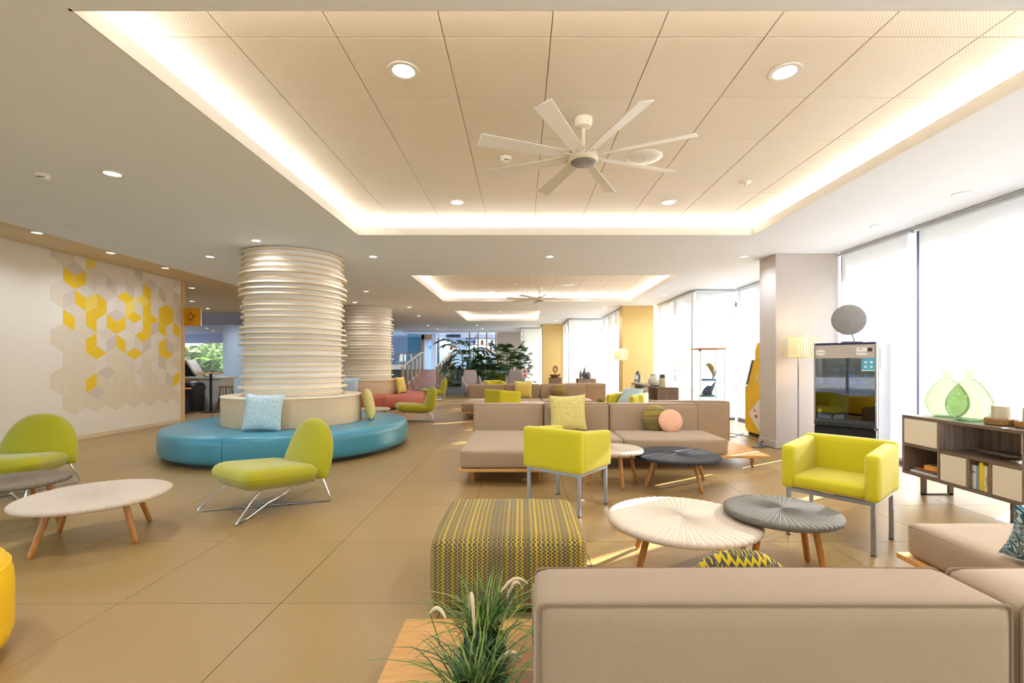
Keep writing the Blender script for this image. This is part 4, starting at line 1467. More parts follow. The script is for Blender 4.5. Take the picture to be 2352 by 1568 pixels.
# ------------------------------------------------------------------ sideboards
def make_sideboard(label, x0, x1, y0, y1, layout=None):
    """front faces -X; local origin at the rear-left floor corner"""
    t = thing('sideboard', label, 'sideboard', (x0, y1, 0), 0, 'walnut sideboards')
    D, L_ = x1 - x0, y1 - y0
    zt, zb, zm, th = .76, .18, .47, .028
    ob('top_panel', MB().rbox(0, D, -L_, 0, zt - th, zt, .002, 1), 'walnut_edge', t)
    ob('bottom_panel', MB().rbox(0, D, -L_, 0, zb, zb + th, .002, 1), 'walnut_edge', t)
    for y in (-th / 2, -L_ + th / 2):
        ob('side_panel', MB().rbox(0, D, y - th / 2, y + th / 2, zb + th, zt - th, .002, 1), 'walnut', t)
    ob('middle_shelf', MB().rbox(0, D, -L_ + th, -th, zm - th / 2, zm + th / 2, .002, 1), 'walnut_edge', t)
    f = [0.0, .355, .60, .765, 1.0]
    yy = [-L_ * q for q in f]
    for i in (1, 2, 3):
        ob('divider', MB().rbox(0, D, yy[i] - th * .4, yy[i] + th * .4, zb + th, zm - th / 2, .001, 1), 'walnut', t)
    ob('divider', MB().rbox(0, D, yy[1] - th * .4, yy[1] + th * .4, zm + th / 2, zt - th, .001, 1), 'walnut', t)
    g = th * .5
    ob('back_panel', MB().box(D - .012, D, yy[1] + g, -th, zb + th, zm - th / 2).box(D - .012, D, yy[3], yy[2], zb + th, zm - th / 2), 'walnut', t, smooth=0)
    ob('back_panel', MB().box(D - .012, D, yy[2] - .05, yy[1] - g, zm + th / 2, zt - th), 'walnut', t, smooth=0)
    for a, b, za, zb_ in ((0, 1, zm, zt - th / 2), (1, 2, zb + th / 2, zm), (3, 4, zb + th / 2, zm)):
        ob('door', MB().rbox(.002, .02, yy[b] + g + .003, yy[a] - g - .003, za + g + .003, zb_ - g - .003, .002, 1), 'cream_paint', t)
    for y in (-.16, -L_ + .16):
        q = .022
        ob('loop_leg', MB().box(.06, .06 + q * 2, y - q / 2, y + q / 2, 0, zb).box(D - .10, D - .10 + q * 2, y - q / 2, y + q / 2, 0, zb).box(.06, D - .06, y - q / 2, y + q / 2, 0, .014), 'pewter', t, smooth=0)
    return t


make_sideboard('long walnut sideboard with cream doors at the right, carrying green glass vases', 3.83, 4.25, 3.57, 4.73)
make_sideboard('walnut sideboard behind the middle sofa, nearer of two in a row', 2.86, 3.30, 9.85, 10.95)
make_sideboard('walnut sideboard behind the middle sofa, farther of two in a row', 2.86, 3.30, 11.12, 12.2)
make_sideboard('walnut cabinet with a wooden bowl before the farthest yellow pillar', 1.0, 1.42, 16.5, 17.1)
make_sideboard('walnut cabinet with grey vases before the white blind', 1.84, 2.42, 15.2, 15.8)


# green glass bottles
def demijohn(label, x, y, z, lean, rz):
    t = thing('glass_vase', label, 'vase', (x, y, z), rz, 'green glass vases')
    prof = [(0, 0), (.085, 0), (.10, .008), (.138, .045), (.160, .095), (.166, .14), (.158, .195), (.135, .25), (.105, .30), (.072, .345), (.044, .366), (.034, .372)]
    ob('bulb', MB().lathe(prof, 40, False), 'glass_green', t, weld=True, smooth=70)
    nk = MB().lathe([(.034, .371), (.030, .385), (.031, .42), (.036, .424), (.034, .43), (.042, .452), (.044, .456)], 24, False)
    nk.v = [(x + lean * (z - .37), y, z) for x, y, z in nk.v]
    ob('neck', nk, 'glass_green', t, smooth=60)
    ob('foot', MB().lathe([(0, .0005), (.086, .0005), (.086, .009), (0, .012)], 32, False), 'glass_teal', t)
    return t


demijohn('green glass bottle vase on the sideboard, left and behind', 4.10, 4.53, .76, .05, .3)
demijohn('green glass bottle vase on the sideboard, right and in front', 4.02, 4.215, .76, -.15, 1.2)


def candle(label, x, y, z):
    t = thing('candle_holder', label, 'candle holder', (x, y, z), 0, 'glass candle holders')
    ob('wooden_base', MB().lathe([(0, 0), (.092, 0), (.102, .008), (.104, .03), (.102, .052), (.095, .058), (0, .058)], 40, False), 'olive_wood', t)
    ob('glass_cover', MB().lathe([(.098, .056), (.104, .075), (.104, .205), (.099, .228), (.082, .236), (.078, .236), (.080, .232)], 40, False), 'glass_clear', t, smooth=60)
    c = ob('candle', MB().lathe([(0, .058), (.058, .058), (.058, .158), (.05, .162), (0, .158)], 32, False), 'candle_wax', t)
    ob('wick', MB().cyl((0, 0, .158), (.002, 0, .172), .0015, n=5), 'black_plastic', c)
    return t


candle('candle under glass on a wooden base, nearer the green vases', 4.025, 3.945, .76)
candle('candle under glass on a wooden base at the right picture edge', 4.055, 3.725, .76)

# boat-shaped bowl on the middle shelf
b = MB()
n = 28
vs, fs = [], []
rows = 9
for j in range(rows + 1):
    u = j / rows
    for i in range(n + 1):
        s = -1 + 2 * i / n
        w_ = .075 * max(0.0, 1 - abs(s) ** 2.2) ** .75 + .001
        q = -1 + 2 * u
        y = s * .27
        x = q * w_
        z = .012 + .055 * (q * q) * (1 - abs(s)) + .045 * abs(s) ** 2.4 + .02 * (1 - (1 - abs(s)))
        vs.append((x, y, z))
for j in range(rows):
    for i in range(n):
        a = j * (n + 1) + i
        fs.append((a, a + 1, a + n + 2, a + n + 1))
b.add(vs, fs)
o = ob('boat_bowl', b, 'pewter', None, (3.96, 3.86, .4745), (0, 0, .08), smooth=80)
md = o.modifiers.new('thick', 'SOLIDIFY')
md.thickness = .008
md.offset = 1
tag(o, 'long dark boat-shaped bowl on the open shelf of the sideboard', 'bowl')

# magazines and books in the sideboard
ZB = .2085


def book(label, x0, x1, y0, y1, z0, z1, m, rz=0.0, group=None, tilt=0.0, cat='book', name='book'):
    cx, cy = (x0 + x1) / 2, (y0 + y1) / 2
    t = thing(name, label, cat, (cx, cy, z0), rz, group)
    if tilt:
        t.rotation_euler = (tilt, 0, rz)
    X, Y, Z = (x1 - x0) / 2, (y1 - y0) / 2, z1 - z0
    c = .002
    flat = Z < min(X, Y)
    cv = MB()
    if flat:
        cv.box(-X, X, -Y, Y, 0, c).box(-X, X, -Y, Y, Z - c, Z).box(-X, -X + c, -Y, Y, c, Z - c)
        ob('pages', MB().box(-X + c, X - .004, -Y + .003, Y - .003, c, Z - c), 'paper_white', t, smooth=0)
    else:
        cv.box(-X, X, -Y, -Y + c, 0, Z).box(-X, X, Y - c, Y, 0, Z).box(-X, -X + c, -Y + c, Y - c, 0, Z)
        ob('pages', MB().box(-X + c, X - .004, -Y + c, Y - c, .003, Z - .003), 'paper_white', t, smooth=0)
    ob('cover', cv, m, t, smooth=0)
    return t


book('white magazine at the bottom of the sideboard heap', 3.87, 4.08, 4.38, 4.67, ZB, ZB + .018, 'paper_white', .06, None, cat='magazine', name='magazine')
book('grey magazine, second of the sideboard heap', 3.88, 4.09, 4.38, 4.65, ZB + .018, ZB + .032, 'ceramic_grey', -.04, None, cat='magazine', name='magazine')
book('red-brown magazine on top of the sideboard heap', 3.89, 4.09, 4.40, 4.64, ZB + .032, ZB + .046, 'paper_red', .08, None, cat='magazine', name='magazine')
book('thick brown book with orange page edge leaning on the heap', 3.90, 4.07, 4.36, 4.55, ZB + .046, ZB + .09, 'paper_orange', .25)
book('dark magazine lying on the brown book', 3.93, 4.10, 4.365, 4.52, ZB + .09, ZB + .104, 'paper_brown', .1, cat='magazine', name='magazine')
y = 4.035
for lab, w_, h, m in (('white-spined book with dark title block in the sideboard', .045, .20, 'paper_white'), ('grey-spined book next to the white one', .022, .19, 'stone_wash'),
                      ('tall yellow book standing in the sideboard', .035, .236, 'paper_yellow'), ('cream book right of the yellow one', .032, .215, 'paper_cream')):
    t = book(lab, 3.86, 4.02, y - w_, y, ZB, ZB + h, m)
    if m == 'paper_white':
        lettering('10', .028, 'ink_dark', t, (-.0815, 0, .14), (radians(90), 0, radians(-90)))
    if m == 'paper_cream':
        ob('cover_drawing', MB().tube([(-.0815, -.008 + .008 * sin(i * 1.3), .03 + .012 * i) for i in range(9)], .0014, 5), 'ink_dark', t)
    y -= w_ + .003


# decorations on the far cabinets
def pot(name, label, cat, loc, prof, m, extra=None, n=32, group=None):
    t = thing(name, label, cat, loc, 0, group)
    ob('body', MB().lathe(prof, n, False), m, t, smooth=60)
    if extra:
        ob(extra[0], MB().lathe(extra[1], n, False), extra[2], t, smooth=60)
    return t


pot('lidded_jar', 'tall cream jar with a dark collar on the near walnut sideboard', 'jar', (3.0, 9.98, .76), [(0, 0), (.07, 0), (.075, .01), (.075, .19), (.07, .2), (0, .2)], 'ceramic_cream',
    ('collar', [(0, .2), (.06, .2), (.062, .205), (.062, .27), (.055, .275), (.05, .26), (0, .26)], 'ceramic_dark'))
pot('round_vase', 'round white vase behind the cream jar', 'vase', (3.0, 10.62, .76), [(0, 0), (.06, 0), (.11, .04), (.135, .1), (.125, .16), (.09, .205), (.075, .22), (.075, .26), (.085, .27), (.07, .265), (.06, .22)], 'ceramic_white',
    ('foot_ring', [(.05, 0), (.062, 0), (.062, .006), (.05, .006)], 'ceramic_white'))
pot('serving_plate', 'dark shallow plate beside the cream jar', 'plate', (2.98, 10.26, .76), [(0, 0), (.05, 0), (.11, .025), (.108, .028), (.05, .006), (0, .006)], 'ceramic_dark',
    ('foot_ring', [(.03, 0), (.045, 0), (.045, .004), (.03, .004)], 'ceramic_dark'))
for lab, x, y in (('clear glass bell jar on the far walnut sideboard, left one', 2.98, 11.85), ('clear glass bell jar on the far walnut sideboard, right one', 3.04, 11.4)):
    pot('glass_cloche', lab, 'bell jar', (x, y, .76), [(.09, 0), (.095, .01), (.095, .15), (.08, .2), (.045, .235), (.018, .25), (.015, .29), (.02, .31), (0, .325)], 'glass_clear',
        ('base', [(0, 0), (.09, 0), (.09, .01), (0, .01)], 'ceramic_white'))
o = thing('oval_stone', 'dark oval stone ornament on the far walnut sideboard', 'ornament', (3.0, 12.08, .76), .2)
ob('body', MB().pad([(.07 * cos(a * pi / 20), .16 + .16 * sin(a * pi / 20)) for a in range(40)], .07, 2.4, 7, Matrix.Rotation(radians(90), 4, 'X')), 'ceramic_dark', o, smooth=70)
ob('foot', MB().lathe([(0, 0), (.05, 0), (.045, .012), (0, .012)], 20, False), 'ceramic_dark', o)
pot('dotted_vase', 'slim dotted black and white vase beside the oval stone', 'vase', (2.93, 11.98, .76), [(0, 0), (.035, 0), (.045, .05), (.045, .16), (.03, .2), (.025, .21)], 'ceramic_white',
    ('dots', [(.0455, .04), (.0458, .06), (.0458, .08), (.0455, .10)], 'ceramic_dark'))

# wooden bowl and ring on the far cabinet, grey vases
o = thing('wooden_bowl', 'rough wooden bowl on the cabinet before the farthest pillar', 'bowl', (1.2, 16.75, .76))
bb = MB().lathe([(0, .0), (.1, .0), (.17, .05), (.21, .10), (.20, .105), (.16, .06), (.09, .02), (0, .018)], 36, False)
bb.v = [(x, y, z + .018 * sin(3 * atan2(y, x)) * (z > .06)) for x, y, z in bb.v]
ob('bowl', bb, 'olive_wood', o)
ob('foot', MB().lathe([(0, 0), (.08, 0), (.08, .006), (0, .006)], 24, False), 'olive_wood', o)
o = thing('ring_sculpture', 'oval wooden ring sculpture on a thin stem behind the wooden bowl', 'sculpture', (1.24, 16.98, .76), .3)
ob('stand', MB().rbox(-.06, .06, -.05, .05, 0, .015, .003, 1).cyl((0, 0, .012), (0, 0, .16), .006, n=8), 'dark_metal', o)
rg = MB().tube([(.065 * cos(a * pi / 18), 0, .29 + .105 * sin(a * pi / 18)) for a in range(36)], .036, 12, True)
ob('ring', rg, 'olive_wood', o, smooth=70)
gv = 'grey vases on the far cabinet'
pot('stone_vase', 'slim brown bottle vase, leftmost on the cabinet before the blind', 'vase', (1.95, 15.42, .76), [(0, 0), (.03, 0), (.045, .08), (.04, .16), (.018, .24), (.012, .29), (0, .29)], 'ceramic_brown', ('foot', [(0, 0), (.031, 0), (.031, .006), (0, .006)], 'ceramic_dark'))
pot('stone_vase', 'tall pointed grey vase, middle one on the cabinet before the blind', 'vase', (2.09, 15.52, .76), [(0, 0), (.05, 0), (.085, .09), (.075, .19), (.04, .26), (.02, .34), (.016, .37), (0, .37)], 'ceramic_grey', ('foot', [(0, 0), (.051, 0), (.051, .006), (0, .006)], 'ceramic_dark'))
pot('stone_vase', 'squat grey gourd vase, rightmost on the cabinet before the blind', 'vase', (2.2, 15.36, .76), [(0, 0), (.06, 0), (.09, .07), (.085, .16), (.05, .21), (.02, .225), (0, .225)], 'ceramic_grey', ('foot', [(0, 0), (.061, 0), (.061, .006), (0, .006)], 'ceramic_dark'))

# ------------------------------------------------------------------ vending machine with disc sculpture
vm_rz = atan2(5.40 - 5.88, 4.08 - 3.66)
vm = thing('vending_machine', 'grey vending machine with dark glass front beside the cream pillar', 'vending machine', (3.66, 5.88, 0), vm_rz)
VW, VD, VH = .64, .70, 1.525
ob('cabinet', MB().rbox(0, VW, .06, VD, .05, VH, .008, 1), 'vending_side', vm)
ob('plinth', MB().box(.02, VW - .02, .05, VD - .02, 0, .055), 'black_plastic', vm, smooth=0)
ob('front_frame', MB().rbox(0, .016, .0, .065, .52, VH, .003, 1).rbox(VW - .016, VW, 0, .065, .52, VH, .003, 1), 'satin_grey', vm)
ob('header_panel', MB().rbox(.016, VW - .016, .0, .06, 1.335, VH - .028, .003, 1), 'vending_grey', vm)
ob('header_trim', MB().box(.016, VW - .016, .0, .06, VH - .026, VH - .004), 'bag_navy', vm, smooth=0)
ob('lower_door', MB().rbox(.004, VW - .004, .0, .06, .06, .50, .006, 1), 'vending_black', vm)
mv = MB()
mv.prism([(0.0, .60), (-.03, .56), (-.03, .52), (0.02, .48), (.055, .48), (.055, .60)], .016, VW - .016, Matrix(((0, 0, 1, 0), (1, 0, 0, 0), (0, 1, 0, 0), (0, 0, 0, 1))))
ob('delivery_lip', mv, 'black_plastic', vm, smooth=30)
ob('front_glass', MB().box(.016, VW - .016, .004, .008, .60, 1.335), 'glass_smoke', vm, smooth=0)
ob('inner_back', MB().box(.016, VW - .016, .052, .060, .60, 1.335), 'vending_black', vm, smooth=0)
rp = random.Random(5)
for r_ in range(5):
    for c_ in range(9):
        if rp.random() < .22:
            continue
        x = .20 + c_ * .040
        z = 1.18 - r_ * .075
        ob('snack_packet', MB().rbox(x, x + .024, .028, .04, z, z + .034 + .008 * rp.random(), .002, 1), 'product_blue_glow' if rp.random() < .45 else 'product_pale_glow', vm)
    ob('shelf_rail', MB().box(.05, VW - .05, .026, .05, 1.172 - r_ * .075, 1.178 - r_ * .075), 'dark_metal', vm, smooth=0)
ob('reflector_bar', MB().box(.016, VW - .016, .012, .05, .865, .89), 'dark_metal', vm, smooth=0)
ob('oval_sticker', MB().prism([(.075 + .055 * cos(a * pi / 16), 1.405 + .036 * sin(a * pi / 16)) for a in range(32)], 0, .0012, Matrix(((1, 0, 0, 0), (0, 0, -1, 0), (0, 1, 0, 0), (0, 0, 0, 1)))), 'sticker_white', vm)
ob('sticker_band', MB().box(.026, .124, -.0018, -.001, 1.402, 1.410), 'ink_green', vm, smooth=0)
ob('phone_sticker', MB().rbox(.445, .548, -.0016, .0005, 1.372, 1.462, .0007, 1), 'sticker_white', vm)
lettering('619 527 680', .0185, 'ink_dark', vm, (.4965, -.0018, 1.402), (radians(90), 0, 0), ext=.0003)
ob('drop_mark', MB().prism([(.482, 1.438), (.490, 1.436), (.492, 1.446), (.484, 1.456), (.479, 1.446)], 0, .0008, Matrix(((1, 0, 0, 0), (0, 0, -1, -.0016), (0, 1, 0, 0), (0, 0, 0, 1)))), 'bag_navy', vm)
ob('price_display', MB().rbox(.555, .60, -.002, .001, 1.412, 1.455, .001, 1), 'display_red', vm)
ob('led_line', MB().box(.27, .34, .0095, .011, 1.286, 1.291), 'led_cyan', vm, smooth=0)
ob('info_sticker', MB().box(.494, .624, .0018, .0036, 1.185, 1.335), 'sticker_blue', vm, smooth=0)
q = MB().prism([(.512 + .009 * cos(a * pi / 8), 1.318 + .009 * sin(a * pi / 8)) for a in range(16)], 0, .0008, Matrix(((1, 0, 0, 0), (0, 0, -1, .0018), (0, 1, 0, 0), (0, 0, 0, 1))))
ob('warning_dot', q, 'logo_red', vm)
ob('warning_bar', MB().box(.5108, .5132, .0004, .0012, 1.3135, 1.323), 'sticker_white', vm, smooth=0)
for x, z in ((.522, 1.275), (.578, 1.275), (.522, 1.222), (.578, 1.222)):
    ob('pictogram', MB().rbox(x, x + .024, .0008, .0022, z, z + .024, .0005, 1), 'sticker_white', vm)
ob('sticker_foot', MB().box(.494, .624, .0012, .0022, 1.185, 1.196), 'sticker_white', vm, smooth=0)
ob('paper_sheet', MB().rbox(VW - .0005, VW + .006, .16, .40, 1.22, 1.44, .002, 1), 'paper_white', vm)
ob('side_rib', MB().box(VW - .001, VW + .004, .09, .11, .1, VH - .03), 'alu', vm, smooth=0)
ob('lock', MB().cyl((VW - .008, -.003, .80), (VW - .008, .004, .80), .008, n=12), 'chrome', vm)
o = thing('disc_sculpture', 'grey textured disc sculpture on a thin rod on top of the vending machine', 'sculpture', (4.02, 5.72, VH), -.35)
ob('base_plate', MB().rbox(-.10, .10, -.06, .06, 0, .014, .003, 1), 'pewter', o)
ob('rod', MB().cyl((.03, 0, .012), (.0, 0, .12), .006, n=8), 'mullion', o)
ds = MB().lathe([(0, -.024), (.06, -.021), (.12, -.014), (.165, -.006), (.185, .0), (.165, .006), (.12, .012), (0, .02)], 64, False)
ob('disc', ds, 'stone_grey', o, (-.03, 0, .28), (radians(90), radians(-12), 0), smooth=60)
ar_ = MB()
for k in range(9):
    rr = .02 + k * .018
    for a in range(int(8 + k * 5)):
        tt = 2 * pi * a / int(8 + k * 5) + k
        zz = -.024 + .018 * (rr / .185) ** 2
        ar_.tube([(rr * cos(tt + q), rr * sin(tt + q), zz + z) for q, z in ((-.10, 0), (-.03, -.004), (.05, -.003), (.12, .001))], .004, 4)
ob('ripples', ar_, 'stone_grey', o, (-.03, 0, .28), (radians(90), radians(-12), 0))


# ------------------------------------------------------------------ floor lamps
def make_lamp(label, loc):
    t = thing('floor_lamp', label, 'floor lamp', loc, 0, 'ribbed floor lamps')
    ob('base', MB().lathe([(0, 0), (.14, 0), (.14, .012), (.13, .018), (0, .02)], 36, False), 'satin_grey', t)
    ob('pole', MB().cyl((0, 0, .018), (0, 0, 1.38), .009, n=10), 'satin_grey', t)
    ob('diffuser', MB().lathe([(.115, 1.38), (.125, 1.40), (.125, 1.60), (.115, 1.63)], 32, False), 'shade_ivory', t)
    prof = []
    for i in range(15):
        a = -1.15 + 2.3 * i / 14
        prof.append((.125 + .115 * cos(a) ** .8, 1.505 + .155 * sin(a) / sin(1.15)))
    sh = ob('shade', MB().tube([(.17 * cos(a * pi / 20), .17 * sin(a * pi / 20), 1.655) for a in range(40)], .005, 5, True).tube([(.17 * cos(a * pi / 20), .17 * sin(a * pi / 20), 1.355) for a in range(40)], .005, 5, True), 'shade_rib', t)
    rib = MB().tube([(r, 0, z) for r, z in prof], .004, 4).mesh('shade_rib')
    for k in range(44):
        ob('shade_rib', rib, 'shade_rib', sh, rot=(0, 0, 2 * pi * k / 44))
    ld = bpy.data.lights.new('floor_lamp_bulb', 'POINT')
    ld.energy = 2.5
    ld.color = (1, .82, .58)
    ld.shadow_soft_size = .05
    lo = bpy.data.objects.new('floor_lamp_bulb', ld)
    COL.objects.link(lo)
    lo.parent = t
    lo.location = (0, 0, 1.5)
    return t


lamp = make_lamp('floor lamp with ribbed ivory shade before the cream pillar', (3.95, 6.70, 0))
copy_tree(lamp, (2.66, 12.75, 0), .1, 'floor lamp with ribbed ivory shade beside the near yellow pillar')

# ------------------------------------------------------------------ cash machine behind the pillar
am = thing('cash_machine', 'yellow cash machine half hidden behind the cream pillar', 'cash machine', (4.05, 7.62, 0))
# local: x towards the window, y towards the far end (front)
prof = [(0, .06), (.82, .06), (.86, .12), (.86, .86), (.78, .88), (.57, 1.31), (.52, 1.33), (.52, 1.50), (.44, 1.62), (0, 1.62)]
MXP = Matrix(((0, 0, 1, 0), (1, 0, 0, 0), (0, 1, 0, 0), (0, 0, 0, 1)))
ob('cabinet', MB().prism(prof, 0, .58, MXP), 'atm_yellow', am, smooth=20)
ob('plinth', MB().box(.02, .56, .0, .80, 0, .062), 'dark_metal', am, smooth=0)
ob('screen_bezel', MB().prism([(.805, .885), (.59, 1.325), (.62, 1.335), (.84, .89)], -.012, .592, MXP), 'satin_grey', am, smooth=0)
ob('front_strip', MB().box(-.004, .584, .835, .87, .12, .86), 'atm_yellow', am, smooth=0)
ob('head_seam', MB().box(-.0015, 0, .02, .52, 1.325, 1.331), 'orange_wood', am, smooth=0)
lettering('ATM', .19, 'sticker_white', am, (-.001, .31, 1.02), (radians(90), 0, radians(-90)))
ob('diamond_panel', MB().prism([(.745, .38), (.38, .66), (.015, .38), (.38, .10)], 0, .0015, Matrix(((0, 0, -1, 0), (1, 0, 0, 0), (0, 1, 0, 0), (0, 0, 0, 1)))), 'sticker_white', am, smooth=0)
fm = Matrix(((0, 0, -1, -.0016), (1, 0, 0, 0), (0, 1, 0, 0), (0, 0, 0, 1)))
fl_ = [(.545 + .026 * cos(a), .445 + .016 * sin(a)) for a in [pi + pi * i / 10 for i in range(11)]] + [(.56, .475), (.548, .50), (.545, .47), (.53, .482)]
ob('flame_mark', MB().prism(fl_, 0, .001, fm), 'logo_red', am, smooth=0)
lettering('Sa', .05, 'logo_red', am, (-.0018, .49, .448), (radians(90), 0, radians(-90)), 'LEFT')
ob('red_block', MB().prism([(.515, .335), (.515, .385), (.44, .385), (.44, .335)], 0, .001, fm), 'logo_red', am, smooth=0)

# cables by the pillar
tag(ob('floor_cable', MB().tube([(3.78, 7.0, .004), (3.72, 7.3, .004), (3.86, 7.75, .004), (3.95, 8.2, .004), (3.8, 8.5, .004), (3.55, 8.45, .004), (3.5, 8.2, .004), (3.68, 8.1, .004), (3.85, 8.35, .004), (4.03, 8.5, .004)], .005, 6), 'black_plastic'),
    'thin black cable looping on the floor beside the cash machine', 'cable')
tag(ob('floor_cable', MB().tube([(3.50, 7.13, .006), (3.62, 7.05, .010), (3.70, 7.12, .016), (3.70, 7.3, .018), (3.76, 7.38, .03), (3.785, 7.36, .06)], .012, 8), 'ceramic_grey'),
    'grey flexible conduit curling out of the cream pillar foot', 'cable')
tag(ob('floor_cable', MB().tube([(3.76, 7.24, .004), (3.765, 7.05, .004), (3.80, 6.985, .004), (4.1, 6.985, .004), (4.4, 6.99, .004)], .004, 6), 'black_plastic'),
    'black cable lying along the foot of the cream pillar', 'cable')

# ------------------------------------------------------------------ glass display case with ceramic figures
dc = thing('display_case', 'glass display case with a wooden lid behind the middle sofa', 'display case', (3.43, 9.0, 0))
CW, CDp = .47, .42
ob('lid', MB().rbox(-.02, CW + .02, -.02, CDp + .02, 1.54, 1.562, .003, 1), 'terracotta', dc)
ob('lid_clip', MB().rbox(-.03, .01, -.03, .0, 1.50, 1.54, .003, 1), 'ceramic_grey', dc)
for z in (.93, .62, .30):
    ob('glass_shelf', MB().box(0.004, CW - .004, .004, CDp - .004, z, z + .008), 'glass_teal', dc, smooth=0)
for x, y in ((0, 0), (CW, 0), (0, CDp), (CW, CDp)):
    ob('corner_rod', MB().cyl((x, y, .06), (x, y, 1.54), .006, n=6), 'alu', dc)
ob('glass_panel', MB().box(0, CW, CDp - .003, CDp + .003, .06, 1.54), 'glass_clear', dc, smooth=0)
ob('glass_panel', MB().box(0, CW, -.003, .003, .06, 1.54), 'glass_clear', dc, smooth=0)
ob('base', MB().rbox(-.02, CW + .02, -.02, CDp + .02, 0, .06, .004, 1), 'terracotta', dc)


def leaper(label, x, y, z, rz, s, m, m2):
    t = thing('dolphin_figure', label, 'figurine', (x, y, z), rz, 'ceramic figures in the display case')
    path = [(.12 * s * cos(a), 0, .02 * s + .30 * s * sin(a) ** .8) for a in [.1 + i * (pi / 2 + .35) / 12 for i in range(13)]]
    rad = [s * q for q in (.008, .02, .034, .045, .052, .056, .055, .05, .044, .036, .026, .016, .006)]
    ob('body', MB().tube(path, .03, 12, radii=rad), m, t, smooth=70)
    ob('tail_fin', MB().pad([(.0, .0), (.05 * s, .06 * s), (.10 * s, .20 * s), (.04 * s, .13 * s), (-.01 * s, .03 * s)], .018 * s, 2.2, 4, Matrix.Translation((.10 * s, 0, .02 * s)) @ Matrix.Rotation(radians(90), 4, 'X')), m2, t)
    ob('base', MB().rbox(-.12 * s, .15 * s, -.05 * s, .05 * s, 0, .03 * s, .006, 2), m2, t)
    return t


leaper('leaping dolphin figure in gold and grey on the upper glass shelf', 3.66, 9.2, .938, .2, .95, 'ceramic_gold', 'ceramic_blue')
t = thing('fish_figure', 'blue ceramic fish figure on the middle glass shelf', 'figurine', (3.66, 9.2, .628), 0)
ob('body', MB().pad([(-.13, .04), (-.11, .10), (-.06, .17), (.0, .21), (.07, .19), (.10, .22), (.145, .285), (.12, .17), (.08, .08), (.07, .03), (.0, .025), (-.07, .03)], .09, 2.2, 7, Matrix.Rotation(radians(90), 4, 'X')), 'ceramic_blue', t, smooth=70)
ob('fin', MB().pad([(-.02, .06), (.0, .10), (.05, .09), (.03, .05)], .11, 2.2, 4, Matrix.Rotation(radians(90), 4, 'X')), 'ceramic_blue', t)
ob('base', MB().rbox(-.15, .10, -.06, .06, 0, .03, .008, 2), 'ceramic_grey', t)
t = thing('shell_figure', 'white shell-like ceramic figure on the lowest visible glass shelf', 'figurine', (3.70, 9.2, .308), 0)
ob('body', MB().lathe([(0, 0), (.10, .0), (.125, .05), (.115, .11), (.08, .16), (.03, .19), (0, .195)], 14, False), 'ceramic_white', t, smooth=25)
ob('crest', MB().pad([(-.09, .10), (-.03, .19), (.05, .24), (.11, .22), (.08, .13), (.03, .08)], .05, 2.2, 5, Matrix.Rotation(radians(90), 4, 'X')), 'ceramic_gold', t, smooth=70)

# ------------------------------------------------------------------ grass planters
def blade_strip(mb, base, d, length, lean, w_, seg=6, droop=1.0):
    """an arching grass blade"""
    side = Vector((-d[1], d[0], 0))
    pts = []
    for i in range(seg + 1):
        u = i / seg
        out = lean * u ** 1.6 * length
        up = length * (u - droop * .45 * lean * u ** 3)
        pts.append((Vector(base) + Vector((d[0] * out, d[1] * out, up)), w_ * (1 - u ** 2) * (.5 + u) + .0004))
    vs, fs = [], []
    for p, ww in pts:
        vs += [p - side * ww / 2, p + Vector((0, 0, -ww * .18)), p + side * ww / 2]
    for i in range(seg):
        a = i * 3
        fs += [(a, a + 1, a + 4, a + 3), (a + 1, a + 2, a + 5, a + 4)]
    mb.add(vs, fs)


